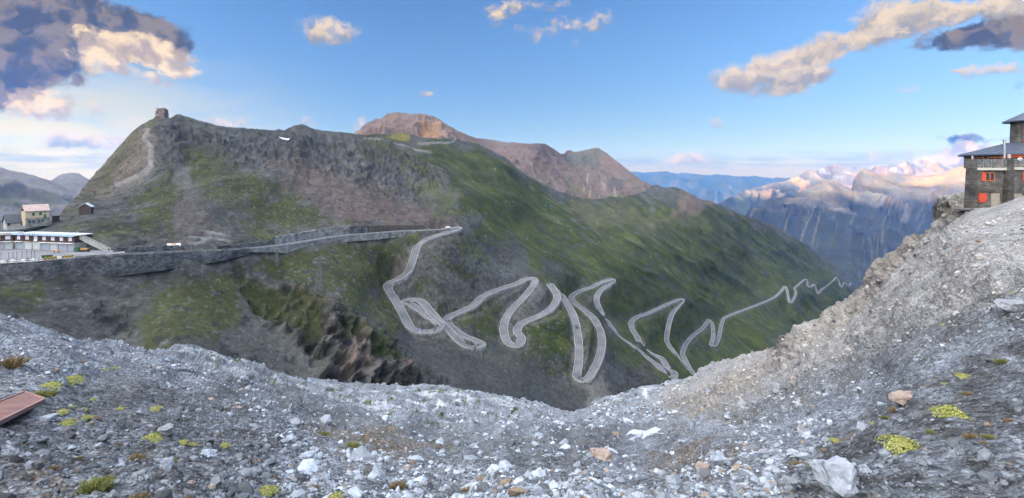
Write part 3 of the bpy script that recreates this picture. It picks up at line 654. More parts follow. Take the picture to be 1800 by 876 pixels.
def near_ground(px0, px1, dx, bot, ny, topf=F_TOP, jag=JAG):
    PX, PY, P = sheet(px0, px1, dx, topf, lambda x: x * 0 + bot, ny, DF, jag=jag, relax=0 if topf is not F_TOP else int(22 / dx) + 1); below = topf is not F_TOP
    X, Yw, Z = P[..., 0], P[..., 1], P[..., 2]
    wob = fbm(PX / 40, PY / 30, 0, 4, 603) * 26; wob2 = fbm(PX / 12, PY / 10, 0, 4, 604) * 12
    cliffF = poly(PX, PY, [(1355,600),(1440,548),(1500,500),(1515,455),(1600,395),(1630,340),(1700,332),(1700,380),(1660,395),(1600,440),(1545,500),(1490,560),(1440,610),(1380,650),(1330,668),(1230,740),(1200,750),(1290,670)], 10, wob2)
    slabs = poly(PX, PY, [(330,608),(460,640),(600,671),(760,677),(900,692),(960,705),(930,740),(800,745),(700,740),(560,700),(420,670),(330,640)], 14, wob * .6)
    slab2 = poly(PX, PY, [(1030,712),(1120,680),(1180,668),(1160,690),(1080,720)], 8, wob2)
    ridge2 = poly(PX, PY, [(1440,600),(1560,560),(1640,500),(1720,440),(1800,400),(1800,440),(1700,520),(1600,600),(1500,660),(1400,720),(1330,740),(1360,700)], 14, wob2) 
    ridge3 = poly(PX, PY, [(1640,540),(1760,470),(1800,470),(1800,560),(1700,590)], 14, wob2)
    Yc = np.clip(Yw, 3, 220)
    rk1 = ridged(X / 16, Yw / 22, Z / 12, 5, 611); rk2 = ridged(X / 5, Yw / 7, Z / 4.5, 5, 612); rk3 = ridged(X / 1.7, Yw / 2.4, Z / 1.7, 5, 613)
    strata = ridged((X * .25 + Z * 1.4 + Yw * .25) / 5.0, X / 30, Yw / 40, 4, 614)
    dsp = fbm(X / 30, Yw / 30, Z / 30, 4, 615) * np.clip(Yc * .022, .02, 2.2) + fbm(X / 7, Yw / 7, Z / 7, 4, 616) * np.clip(Yc * .012, .02, .8)
    dsp += cliffF * ((rk1 - .35) * 2.6 + (rk2 - .35) * 1.5 + (rk3 - .3) * .55)
    dsp += (slabs + slab2) * ((rk1 - .4) * 2.6 + (strata - .3) * .9 + (rk2 - .35) * .7 + (rk3 - .3) * .25) * np.minimum(1, .15 + (PY - PY[0:1] + 500 * below) / 45)
    dsp += (ridge2 + ridge3) * ((rk2 - .35) * .014 * Yc + (rk3 - .35) * np.clip(.008 * Yc, .03, .3))
    near = 1 - ss(14, 60, Yw)
    dsp += fbm(X / 3.2, Yw / 3.2, Z / 3.2, 3, 631) * np.clip(Yc * .022, .06, .8) * .9
    dsp += near * (fbm(X / .9, Yw / .9, Z / .9, 4, 617) * .09 + (ridged(X / .5, Yw / .5, Z / .5, 4, 618) - .3) * .05)
    dsp += (1 - near) * (fbm(X / 2.2, Yw / 2.6, Z / 2, 4, 619) * .20 + (rk3 - .3) * .14)
    dsp *= np.minimum(1, .5 + (PY - PY[0:1] + 500 * below) / 30)
    pad = ss(60, 90, np.hypot((PX - 1760), (PY - 360) * 1.0))            # level shoulder under the hut
    P = P + normals_of(P, PY) * (dsp * (.15 + .85 * pad))[..., None]
    # colours
    n0 = fbm(X / 18, Yw / 18, Z / 14, 4, 621); n1 = fbm(X / 3.5, Yw / 4, Z / 3, 5, 622); n2 = fbm(PX / 5, PY / 4, 0, 3, 623); n3 = fbm(PX / 60, PY / 25, 0, 4, 624)
    PALE, WARM, DARK, EARTH = C(.28, .315, .365), C(.285, .28, .275), C(.085, .088, .094), C(.14, .105, .075)
    col = np.ones(P.shape) * C(.165, .18, .205)
    col = lay(col, ss(-.3, .4, n1 + n2 * .3), PALE, .7)
    warm = poly(PX, PY, [(1230,640),(1370,585),(1510,480),(1700,330),(2000,250),(2000,520),(1800,520),(1600,600),(1450,680),(1300,730),(1200,740),(1150,700)], 30, wob)
    col = lay(col, warm, WARM * (1 + .25 * n1)[..., None], .85)
    # dark fine gravel areas
    for pts, a in (([(0,690),(200,660),(420,720),(560,800),(480,900),(-200,900),(-200,640),(0,600)], .85), ([(1330,900),(1390,810),(1480,740),(1560,700),(1660,640),(1800,560),(1990,520),(1990,950),(1300,950)], .95),
                   ([(300,655),(420,665),(560,690),(640,730),(560,760),(400,720)], .7), ([(880,770),(1040,760),(1130,790),(1000,830),(900,815)], .75), ([(700,745),(870,745),(880,780),(760,790)], .55),
                   ([(1490,655),(1600,560),(1700,540),(1690,600),(1560,680)], .55), ([(1520,640),(1440,660),(1300,735),(1370,735),(1500,680)], .5), ([(1640,540),(1800,470),(1800,540),(1680,600)], .6)):
        m = poly(PX, PY, pts, 22, wob + wob2)
        col = lay(col, m * ss(-.7, .1, n1 + n3), DARK * (1 + .35 * n1)[..., None], a)
    for pts in ([(520,760),(640,745),(760,780),(820,810),(720,830),(600,800)], [(1140,800),(1260,770),(1330,790),(1250,840),(1130,850)], [(640,780),(860,800),(880,835),(700,830)],[(-50,640),(30,620),(50,660),(0,700),(-60,690)],[(-50,770),(60,760),(120,876),(-50,900)], [(1180,700),(1330,650),(1330,690),(1210,750)]):
        col = lay(col, poly(PX, PY, pts, 16, wob + wob2) * ss(-.4, .3, n1 + n2 * .4), EARTH, .75)
    col = lay(col, cliffF, C(.28, .27, .255) * (1 + .35 * n1)[..., None], .9)
    col = lay(col, cliffF * ss(.05, .4, n0 + .4 * n1), C(.25, .21, .185), .35)
    col = lay(col, np.clip(slabs + slab2, 0, 1) * ss(.35, .65, strata * .6 + rk2 * .5), C(.50, .53, .56), .85)
    moss = (slabs + slab2 + .4 * ss(700, 740, PY) * ss(560, 640, PX) * (1 - ss(960, 1060, PX))) * ss(.28, .36, fbm(PX / 16, PY / 5, 0, 4, 630))
    col = lay(col, moss, C(.055, .085, .022), .85)
    col = lay(col, poly(PX, PY, [(1655,350),(1695,342),(1700,362),(1660,390),(1640,380)], 6, wob2), C(.13, .125, .10), .7)
    return PX, PY, P, col
M_SCREE = terrain_mat('scree_ground', 1.3, .28, 6, .10, .9, vor=(9, .45))
PX, PY, P, col = near_ground(-120, 1920, 1.3, 915, 330)
for args, kw in (((-900, -120, 4, 915, 330), {}), ((1920, 2600, 4, 915, 330), {}), ((-900, 2600, 6, 1400, 60), dict(topf=lambda x: x * 0 + 915, jag=None))):
    _, _, P2, c2 = near_ground(*args, **kw)
    tag(finish('ground', P2, np.clip(c2, .01, .9), M_SCREE, skirt_dir=(0, 1, -.9), steps=(.01, .03, .07, .15, .3) if not kw else ()) if not kw else new_obj('ground', np_mesh('ground', P2.reshape(-1, 3), grid_faces(*P2.shape[:2]), np.clip(c2, .01, .9).reshape(-1, 3)), M_SCREE), kind='structure')
o = finish('ground', P, np.clip(col, .01, .9), M_SCREE, skirt_dir=(0, 1, -.9), steps=(.01, .03, .07, .15, .3))
tag(o, kind='structure')
FPY, FPG, FCOL, FN = PY, P, col, normals_of(P)
FX0, FDX = -120.0, 2040.0 / (P.shape[1] - 1)
def f_idx(px, py):
    """grid indices of the near slope where a photo pixel meets it (array input)"""
    j = np.clip(np.rint((np.asarray(px) - FX0) / FDX).astype(int), 0, P.shape[1] - 1)
    pyv = np.asarray(py, float)
    if pyv.ndim == 0: return int(np.clip((FPY[:, j] < pyv).sum(), 0, FPY.shape[0] - 1)), j
    i = np.zeros(pyv.shape, int)
    for c0 in range(0, len(pyv), 20000): i[c0:c0 + 20000] = (FPY[:, j[c0:c0 + 20000]] < pyv[None, c0:c0 + 20000]).sum(0)
    return np.clip(i, 0, FPY.shape[0] - 1), j
def f_at(px, py):
    i, j = f_idx(px, py); return FPG[i, j].copy()

# ---------------------------------------------------------------- stones
import bmesh
def rock_variant(seed, sub=1, cuts=9, flat=.75):
    """angular stone: a ball shaved by random planes"""
    r = np.random.default_rng(seed); bm = bmesh.new(); bmesh.ops.create_icosphere(bm, subdivisions=sub, radius=1)
    V = np.array([v.co[:] for v in bm.verts]); Fc = np.array([[v.index for v in f.verts] for f in bm.faces]); bm.free()
    for k in range(cuts):
        n = r.normal(size=3); n /= np.linalg.norm(n); d = r.uniform(.42, .85); h = V @ n
        V = V - np.outer(np.clip(h - d, 0, None), n)
    V *= r.uniform(.75, 1.25, 3) * np.array([1, 1, flat]); V /= np.abs(V).max()
    if sub > 1: V += (fbm(V[:, 0] * 2.5 + seed, V[:, 1] * 2.5, V[:, 2] * 2.5, 3, seed)[:, None] * V) * .10
    return V, Fc
VAR = [rock_variant(100 + k, 1) for k in range(14)]
def scatter(name, N, prob, size_px, mcap, tones, seed, mat, label):
    r = np.random.default_rng(seed)
    px = r.uniform(-60, 1860, N); top = F_TOP(px); py = top + 3 + (900 - top) * r.uniform(0, 1, N) ** .9
    keep = r.uniform(0, 1, N) < prob(px, py); px, py = px[keep], py[keep]; n = len(px)
    i, j = f_idx(px, py); base = FPG[i, j]; nor = FN[i, j]; gc = FCOL[i, j]
    Yd = base[:, 1]
    s = size_px(r, px, py, n) / F0 * Yd * .5; s = np.clip(s, mcap[0], mcap[1])
    Vs, Fs, Cs = [], [], []; off = 0
    vi = r.integers(0, len(VAR), n); tone = tones(r, px, py, n, gc)
    for k in range(len(VAR)):
        m = np.nonzero(vi == k)[0]
        if not len(m): continue
        V, Fc = VAR[k]; nk = len(m)
        a = r.uniform(0, 2 * pi, nk); tl = r.normal(0, .45, (nk, 2))
        ca, sa = np.cos(a), np.sin(a); R = np.zeros((nk, 3, 3)); R[:, 0, 0] = ca; R[:, 0, 1] = -sa; R[:, 1, 0] = sa; R[:, 1, 1] = ca; R[:, 2, 2] = 1
        Rx = np.zeros((nk, 3, 3)); c, s_ = np.cos(tl[:, 0]), np.sin(tl[:, 0]); Rx[:, 0, 0] = 1; Rx[:, 1, 1] = c; Rx[:, 1, 2] = -s_; Rx[:, 2, 1] = s_; Rx[:, 2, 2] = c
        M = R @ Rx; sc = s[m][:, None] * r.uniform(.75, 1.3, (nk, 3))
        W = np.einsum('nij,vj->nvi', M, V) if False else np.einsum('nij,nvj->nvi', M, V[None] * sc[:, None])
        W = W + (base[m] + nor[m] * (s[m] * .12)[:, None])[:, None]
        Vs.append(W.reshape(-1, 3)); Fs.append((Fc[None] + (np.arange(nk) * len(V))[:, None, None] + off).reshape(-1, 3)); off += nk * len(V)
        Cs.append(np.repeat(tone[m], len(V), 0))
    me = np_mesh(name, np.concatenate(Vs), np.concatenate(Fs), np.clip(np.concatenate(Cs), .02, .85), smooth=False)
    o = new_obj(name, me, mat); tag(o, label, kind='stuff'); return o
M_STONE = terrain_mat('stone', 9, .22, 30, .02, .6)
STONE_DENS = [  # (polygon, density, colour tint)
 ([(200,610),(420,625),(470,700),(560,780),(700,850),(700,900),(300,900),(420,820),(330,740),(220,660)], 1.0),
 ([(0,552),(200,610),(230,660),(120,680),(0,640)], .9),
 ([(560,800),(1200,840),(1320,780),(1400,730),(1480,720),(1380,900),(400,900)], 1.0),
 ([(940,712),(1000,725),(1060,700),(1360,612),(1200,740),(1060,770),(940,760)], .9),
 ([(1190,740),(1400,690),(1560,640),(1800,470),(1800,560),(1600,640),(1480,740),(1330,770)], 1.0),
 ([(1440,600),(1560,480),(1700,380),(1800,345),(1800,420),(1640,520),(1500,620),(1360,700)], .85)]
def dens(px, py):
    w = fbm(px / 40, py / 30, 0, 4, 603) * 26
    d = np.full(px.shape, .33)
    for pts, a in STONE_DENS: d = np.maximum(d, poly(px, py, pts, 22, w) * a)
    fs = poly(px, py, [(1230,640),(1370,600),(1510,500),(1700,345),(1900,330),(1900,480),(1700,520),(1600,600),(1450,690),(1300,730),(1200,740),(1150,700)], 25); d = np.maximum(d, fs * (.55 + .45 * ss(-.3, .2, fbm(px / 14, py / 8, 0, 3, 641))))
    hut = (px > 1690) & (py < F_TOP(px) + 16)
    snow = ((px > 1095) & (px < 1175) & (py > 755) & (py < 785))
    d = d * (.12 + .88 * ss(-.25, .2, fbm(px / 34, py / 17, 0, 4, 640)))
    d[hut | snow] = 0
    d[(px < 95) & (py > 680) & (py < 760)] = 0
    return d
def tone_fn(r, px, py, n, gc):
    g = r.beta(1.7, 2.5, n)[:, None]
    t = C(.13, .145, .165) * (1 - g) + C(.50, .565, .65) * g
    wm = poly(px, py, [(1230,640),(1370,585),(1510,480),(1700,330),(2000,250),(2000,520),(1800,520),(1600,600),(1450,680),(1300,730),(1200,740),(1150,700)], 30)[:, None]
    t = t * (1 - wm) + (C(.20, .19, .185) * (1 - g) + C(.48, .465, .45) * g) * wm
    q = r.uniform(0, 1, n)[:, None]
    t = np.where(q > .95, C(.23, .18, .14) * (.6 + g), t); t = np.where(q < .12, C(.10, .105, .115) * (.7 + .8 * g), t)
    dk = poly(px, py, [(0,690),(200,660),(420,720),(520,800),(420,900),(-200,900),(-200,640)], 20) + poly(px, py, [(1350,900),(1390,830),(1480,750),(1560,710),(1660,650),(1800,580),(1990,520),(1990,950)], 20)
    dk = np.clip(dk, 0, 1)[:, None]
    return t * (1 - dk * .5)
scatter('scree_stones', 95000, dens, lambda r, px, py, n: 1.9 + r.exponential(1.7, n) * (.5 + ss(650, 850, py)) * 1.1, (.008, .55), tone_fn, 71, M_STONE, 'loose pale grey scree stones covering the near slope')
scatter('scree_stones', 26000, lambda px, py: dens(px, py) ** 1.6 * .75, lambda r, px, py, n: 6 + r.exponential(3.8, n) * (.5 + ss(640, 860, py) * 1.1), (.02, .8), tone_fn, 72, M_STONE, 'larger angular blue grey stones lying over the scree')
# ================================================================ ROADS AND THEIR WALLS
M_ASPH = simple_mat('asphalt', (.115, .12, .135), .85, .28, .12, .02, 3)
M_PLAZA = simple_mat('pass_asphalt', (.16, .165, .185), .85, .2, .15, .02, 3)
M_PARA = simple_mat('pale_parapet_stone', (.28, .29, .30), .9, .3, .8, .05, 4)
M_RUBBLE = masonry_mat('dark_rubble_wall', (.060, .066, .075), (.135, .145, .155), (.03, .034, .038), 1.6, .8, .25, .06)
M_RUBBLE2 = masonry_mat('pale_rubble_wall', (.15, .16, .165), (.25, .26, .265), (.09, .095, .10), 1.2, .6, .10, .04)
M_CONC = simple_mat('concrete', (.34, .35, .36), .9, .25, .3, .03, 2)
M_WHITE = simple_mat('white_paint', (.72, .73, .75), .5, .08, 2)
M_DARK = simple_mat('dark_metal', (.04, .042, .045), .5, .1, 2)
def offset_line(d, off):
    t = np.gradient(d[:, :2], axis=0); t /= np.linalg.norm(t, axis=1, keepdims=True) + 1e-9
    n = np.stack([-t[:, 1], t[:, 0]], 1); o = d.copy(); o[:, :2] += n * (off if np.isscalar(off) else off[:, None]); return o
def strip(rows):
    """rows: list of (n,3) lines -> verts, quads"""
    k, n = len(rows), len(rows[0]); return np.concatenate(rows), grid_faces(k, n)
def wall_along(d, off, th, z0, z1, name, mat, parent=None):
    """wall of thickness th following a road edge, from z0 below to z1 above it (numbers or arrays)"""
    n = len(d); z0 = np.broadcast_to(z0, n); z1 = np.broadcast_to(z1, n)
    a, b = offset_line(d, off - th / 2), offset_line(d, off + th / 2); rows = []
    for base, dz in ((a, z0), (a, z1), (b, z1), (b, z0), (a, z0)):
        r = base.copy(); r[:, 2] = d[:, 2] + dz; rows.append(r)
    V, Fq = strip(rows); o = new_obj(name, np_mesh(name, V, Fq, smooth=False), mat, parent); return o
allV, allF, offs = [], [], 0
for nm, w, d in ROADS:
    a, b = offset_line(d, -w / 2), offset_line(d, w / 2); a2, b2 = a.copy(), b.copy(); a2[:, 2] -= .6; b2[:, 2] -= .6
    V, Fq = strip([a2, a, b, b2]); allV.append(V); allF.append(Fq + offs); offs += len(V)
road = new_obj('road', np_mesh('road', np.concatenate(allV), np.concatenate(allF), smooth=False), M_ASPH); tag(road, kind='structure')
pz = MB(); pz.hprism([(x, y) for x, y in PLAZA], PZ - .5, PZ - .004)
tag(pz.build('pavement', M_PLAZA), kind='structure')
# bay beside the top bend, where cars are parked
m = MB(); b0 = [P3(776,404.5,430), P3(803,404,436), P3(803,390,458), P3(792,389.5,458), P3(781,391,452)]
m.hprism([(p[0], p[1]) for p in b0], ROADS[0][2][-1, 2] - 1.5, ROADS[0][2][-1, 2] - .03)
bay = m.build('pavement', M_PLAZA); tag(bay, kind='structure')

LEG_TEXT = {
 'a': 'stone retaining wall with pale parapets along the road falling from the top bend to the blue sign bend',
 'b': 'wall and parapets around the looping road between the blue sign bend and the buttressed bend',
 'c': 'wall with pale parapets on the road that crosses right and drops to the bend above green grass',
 'd': 'parapet wall of the long V shaped bend that reaches lowest near the scree',
 'e': 'road wall of the narrow winding leg right of the long V shaped bend',
 'f': 'low road wall of the leg between two small bends on the green valley slope',
 'g': 'thin distant road wall zigzagging down the far green slope'}
for nm, w, d in ROADS[1:]:
    e = empty('retaining_wall', d[0]); tag(e, LEG_TEXT[nm], 'wall', 'walls along the bends of the pass road')
    n = len(d); u = np.arange(n) / (n - 1)
    deep = np.full(n, -4.2) if nm < 'f' else np.full(n, -1.5)
    if nm == 'b': deep = deep - 8.5 * np.exp(-((d[:, 0] - P3(838,612,343)[0]) / 6.5) ** 2 - ((d[:, 1] - 343) / 9) ** 2)
    if nm == 'a': deep = deep - 5.5 * np.exp(-((d[:, 0] - P3(768,582,345)[0]) / 9) ** 2 - ((d[:, 1] - 344) / 8) ** 2)
    if nm == 'c': deep = deep - 3 * np.exp(-((d[:, 0] - P3(912,606,376)[0]) / 6) ** 2 - ((d[:, 1] - 376) / 9) ** 2)
    hp = .62 if nm < 'f' else .45; th = .3 if nm < 'f' else .5
    kw = [o for o in (wall_along(d, -w / 2 - th / 2 - .01, th, -.5, hp, 'parapet', M_PARA, e), wall_along(d, w / 2 + th / 2 + .01, th, -.5, hp, 'parapet', M_PARA, e),
          wall_along(d, -w / 2 - .27, .5, deep, -.505, 'wall_face', M_RUBBLE2, e), wall_along(d, w / 2 + .27, .5, deep, -.505, 'wall_face', M_RUBBLE2, e))]
    for o in kw:      # meshes are in world coordinates: cancel the parent's place
        o.location = tuple(-np.array(e.location))
# pass road: the great dark wall below the plateau, the pale wall further on, the parapet, the uphill walls
nmp, wp_, dp = ROADS[0]
pxp = dp[:, 0] / dp[:, 1] * F0 + CX
def seg(lo, hi): m = (pxp >= lo) & (pxp <= hi); return dp[m], pxp[m]
d1, q1 = seg(-130, 428)
# the left-hand normal of a line heading right points away from the camera; the valley side is the negative one
e = empty('retaining_wall', d1[0]); tag(e, 'tall dark rubble wall holding up the pass road on the left', 'wall')
dz = -np.interp(q1, [-130, 0, 200, 330, 428], [9.5, 10, 9.5, 7.5, 3.0])
o = wall_along(d1, -wp_ / 2 - .75, 1.5, dz, -.02, 'wall_face', M_RUBBLE, e); o.location = tuple(-np.array(e.location))
o = wall_along(seg(128, 428)[0], -wp_ / 2 - 1.2, .5, -.02, .85, 'parapet', M_RUBBLE2, e); o.location = tuple(-np.array(e.location))
m = MB()
for k in range(8):     # stone ledges stepping across the wall
    pass
d2, q2 = seg(420, 745)
e = empty('retaining_wall', d2[0]); tag(e, 'pale grey retaining wall under the road right of the rocky outcrop', 'wall')
dz = -np.interp(q2, [420, 470, 505, 545, 560, 590, 650, 700, 745], [1.5, 3.4, 6.2, 6.0, 4.2, 4.2, 4.6, 4.4, 1.5])
o = wall_along(d2, -wp_ / 2 - .5, 1.0, dz, -.02, 'wall_face', M_RUBBLE2, e); o.location = tuple(-np.array(e.location))
o = wall_along(d2, -wp_ / 2 - .8, .5, -.02, .8, 'parapet', M_PARA, e); o.location = tuple(-np.array(e.location))
for lo, hi, hs, mt, lab in ((200, 335, [2.4, 2.8], M_RUBBLE, 'low dark stone wall on the uphill side behind the white road sign'),
                            (395, 488, [2.0, 3.0], M_RUBBLE, 'low stone wall on the uphill side of the road by the pale outcrop'),
                            (489, 620, [4.8, 6.2], M_RUBBLE2, 'high pale grey wall on the uphill side of the road, below the scree'),
                            (652, 750, [5.2, 3.6], simple_mat('reddish_wall', (.075, .066, .064), .9, .3, .5, .05, 2), 'long dark reddish wall above the road near the top bend')):
    ds, qs = seg(lo, hi); o = wall_along(ds, wp_ / 2 + .7, 1.2, -.6, np.linspace(hs[0], hs[1], len(ds)) + fbm(qs / 9, 0, 0, 3, int(lo)) * .5, 'retaining_wall', mt)
    tag(o, lab, 'wall')
ds, qs = seg(620, 651); o = wall_along(ds, wp_ / 2 + .7, 1.2, -.6, 5.6, 'retaining_wall', M_RUBBLE); tag(o, 'short darker stretch of wall above the road between the pale wall and the reddish wall', 'wall')
# hairpin retaining buttress of the second bend with its pale drain pipes
wb = P3(848, 612, 345)
m = MB(); m.tube(wb + [-.6, -2.4, -2.8], wb + [-.6, -2.9, -12], .22); m.tube(wb + [2.6, .5, -7.5], wb + [2.6, .2, -12.5], .3)
o = m.build('drain_pipe', M_PARA); tag(o, 'pale drain pipes down the tall wall of the buttressed bend', 'pipe')

# markers at the bends
def local_mesh(fn): return fn
mk0 = None
for k, (px, py, Y) in enumerate([(764,584.5,342.2),(835,614.5,340.5),(893,607,373),(1024,671,373.5)]):
    nearest = min((np.linalg.norm(d[:, :2] - P3(px, py, Y)[:2], axis=1).min(), i) for i, (_, _, d) in enumerate(ROADS))[1]
    d = ROADS[nearest][2]; kk = np.linalg.norm(d[:, :2] - P3(px, py, Y)[:2], axis=1).argmin()
    loc = (P3(px, py, Y)[0], P3(px, py, Y)[1], d[kk, 2] - .02)
    if mk0 is None:
        mk0 = empty('bend_marker', loc); MB().span(-.45, .45, -.2, .2, 0, 1.9).build('post', M_DARK, mk0); MB().span(-.3, .3, -.235, -.205, 1.1, 1.6).build('plate', M_PARA, mk0); o = mk0
    else: o = copy_tree(mk0); o.location = loc
    tag(o, ['dark bend marker beside the blue sign on the first bend platform', 'dark bend marker on the platform of the buttressed bend', 'dark bend marker on the bend above bright green grass', 'dark bend marker at the foot of the long V shaped bend'][k], 'marker', 'dark markers standing at the bends')
M_BLUE = simple_mat('blue_sign_paint', (.03, .12, .55), .5, .05, 1)
c = P3(738.5, 584, 341); d = ROADS[1][2]; kk = np.linalg.norm(d[:, :2] - c[:2], axis=1).argmin(); c[2] = d[kk, 2] - .02
e = empty('parking_sign', c); tag(e, 'blue square road sign with a white letter at the first bend', 'sign')
MB().tube((0, 0, 0), (0, 0, 3.4), .09).build('post', M_WHITE, e); MB().span(-.8, .8, -.16, -.1, 1.9, 3.5).build('panel', M_BLUE, e)
g = MB(); g.span(-.38, -.18, -.19, -.165, 2.15, 3.25); g.span(-.18, .3, -.19, -.165, 3.07, 3.25); g.span(-.18, .3, -.19, -.165, 2.62, 2.8); g.span(.3, .46, -.19, -.165, 2.68, 3.2); g.build('letter', M_WHITE, e)
MB().span(-.5, .5, -.2, -.1, .9, 1.6).build('plate', M_WHITE, e)

# lattice pylons on the slope below the pass
M_STEEL = simple_mat('dull_steel', (.16, .17, .18), .5, .1, 1, metal=.6)
def pylon(px, py, H, w, label):
    g = m1_at(px, py); e = empty('power_pylon', g); tag(e, label, 'pylon', 'lattice pylons below the pass road')
    m = MB(); r = .12; W = lambda z: w * (1 - .78 * z / H) / 2
    zs = np.linspace(-.8, H, 8)
    for sx, sy in ((-1,-1),(1,-1),(1,1),(-1,1)): m.tube((sx * W(0), sy * W(0), -.8), (sx * W(H), sy * W(H), H), r * 1.3, 4)
    for a, b in zip(zs[:-1], zs[1:]):
        for (x1, y1), (x2, y2) in (((-1,-1),(1,-1)),((1,-1),(1,1)),((1,1),(-1,1)),((-1,1),(-1,-1))):
            m.tube((x1 * W(a), y1 * W(a), a), (x2 * W(b), y2 * W(b), b), r, 4); m.tube((x2 * W(a), y2 * W(a), a), (x1 * W(b), y1 * W(b), b), r, 4)
    m.build('mast', M_STEEL, e)
    m = MB()
    for z, l in ((H * .82, w * .9), (H * .93, w * .65)): m.tube((-l, 0, z), (l, 0, z), r * 1.2, 4); m.tube((-l, 0, z), (0, 0, z + .9), r, 4); m.tube((l, 0, z), (0, 0, z + .9), r, 4)
    m.build('crossarm', M_STEEL, e)
pylon(487, 466, 9.5, 2.2, 'smaller lattice pylon just below the pale road wall')
pylon(562, 516, 21, 4.2, 'taller lattice pylon on the grassy slope above the dark cliff')

# ================================================================ BUILDINGS OF THE PASS
M_TIMBER = simple_mat('dark_timber', (.055, .038, .034), .8, .3, 3, .01, 12)
M_SHED = simple_mat('weathered_boards', (.07, .055, .05), .85, .3, 2, .02, 10)
M_DOOR = simple_mat('grey_blue_shutter', (.24, .29, .38), .6, .12, 1.5)
M_DOOR2 = simple_mat('pale_shutter', (.36, .40, .44), .6, .12, 1.5)
M_PLASTER = simple_mat('grey_plaster', (.30, .29, .28), .9, .2, 1)
M_CURT = simple_mat('window_with_lilac_curtain', (.50, .47, .62), .3, .25, 3)
M_FRAME = simple_mat('white_window_frame', (.68, .68, .70), .5, .06, 2)
M_RED = simple_mat('red_paint', (.55, .05, .04), .5, .1, 2)
M_LBLUE = simple_mat('light_blue_fascia', (.30, .42, .56), .5, .1, .6)
M_GREEN = simple_mat('green_paint', (.03, .10, .05), .6, .15, 2)
M_ORANGE = simple_mat('orange_paint', (.42, .22, .06), .5, .12, 2)
def frame_at(A, B):
    """local frame with x along the front from A to B, y going into the building"""
    A, B = np.array(A, float), np.array(B, float); t = B - A; return atan2(t[1], t[0]), float(np.hypot(*t[:2]))
def row_building(A, B, bays, depth, label, first):
    rz, L_ = frame_at(A, B); e = empty('garage_building', (A[0], A[1], PZ - .01), rz); tag(e, label, 'building')
    bw = L_ / bays; H1, H2 = 3.9, 7.2
    m = MB(); m.span(0, L_, .3, depth, 0, H1); 
    for k in range(bays + 1): m.span(max(0, k * bw - .45), min(L_, k * bw + .45), 0, .3, 0, H1)
    m.span(0, L_, 0, .297, 3.25, H1 - .003); m.build('ground_floor_wall', M_PLASTER, e)
    m = MB(); m.span(-.02, L_ + .02, -.05, depth, H1 + .003, H2)
    for k in range(bays + 1): m.span(max(0, k * bw - .12) , k * bw + .12, -.2, -.053, H1 + .05, H2 - .05)
    m.build('timber_wall', M_TIMBER, e)
    m = MB(); m.span(-.5, L_ + .5, -.9, depth + .3, H2 + .003, H2 + .35); m.build('roof', simple_mat('pale_flat_roof', (.42, .45, .50), .6, .15, .3), e)
    f = MB(); f.span(-.5, L_ + .5, -1.0, -.903, H2 - .25, H2 + .75); f = f.build('fascia', M_LBLUE if first else M_CONC, e)
    if first:
        for x, mt in ((L_ * .19, M_RED),):
            g = MB(); g.hprism([(x + .42 * cos(t), -1.03 + 0) for t in [0]], 0, 0) if False else None
            g = MB(); g.prism([(x + .42 * cos(t), H2 + .25 + .42 * sin(t)) for t in [2 * pi * i / 16 for i in range(16)]], -1.04, -1.003); g.build('round_logo', mt, f)
        g = MB()
        for x in (L_ * .285, L_ * .34, L_ * .375, L_ * .425): g = MB(); g.prism([(x - .4, H2 + .55), (x + .4, H2 + .55), (x, H2 - .05)], -1.03, -1.003); g.build('dark_emblem', M_DARK, f)
    for k in range(bays):
        x0, x1 = k * bw + .5, (k + 1) * bw - .5
        o = MB(); o.span(x0, x1, .22, .297, 0.02, 3.2); dr = o.build('garage_door', M_DOOR2 if k in (1, 2, 4) else M_DOOR, e)
        g = MB(); 
        for z in (.8, 1.6, 2.4): g.span(x0 + .05, x1 - .05, .2, .217, z, z + .06)
        g.build('door_rib', M_CONC, dr)
        if k in (0, 3, 4, 5, 6) or not first: o = MB(); o.span(x0 - .3, x1 + .3, -.95, -.06, H1 - .35, H1 - .15); o.build('awning', M_WHITE, e)
        xc = (x0 + x1) / 2; o = MB()
        ww = .85
        for a, b, c_, d_ in ((xc - ww - .12, xc - ww, 4.75, 6.45), (xc + ww, xc + ww + .12, 4.75, 6.45), (xc - ww, xc + ww, 6.33, 6.45), (xc - ww, xc + ww, 4.75, 4.87), (xc - .05, xc + .05, 4.87, 6.33)): o.span(a, b, -.14, -.053, c_, d_)
        wf = o.build('window', M_FRAME, e); o = MB(); o.span(xc - ww + .01, xc + ww - .01, -.09, -.06, 4.88, 6.32); o.build('pane', M_CURT, wf)
        if (not first and k == 1) or (first and k in (2,)): o = MB(); o.span(xc - 1.0, xc + 1.0, -.2, -.145, 4.15, 4.7); o.build('sign_board', M_RED if not first else M_WHITE, e)
    return e
A, B = P3(26, 437, 250.5), P3(131.5, 442, 243)
row_building(A, B, 7, 8, 'long two storey row with garages below, dark timber above and light blue roof edge', True)
A2 = P3(-70, 438, 244); row_building(A2, (A[0] - 1.0, A[1] + .2, 0), 5, 8, 'timber and garage row at the left edge with a red sign', False)

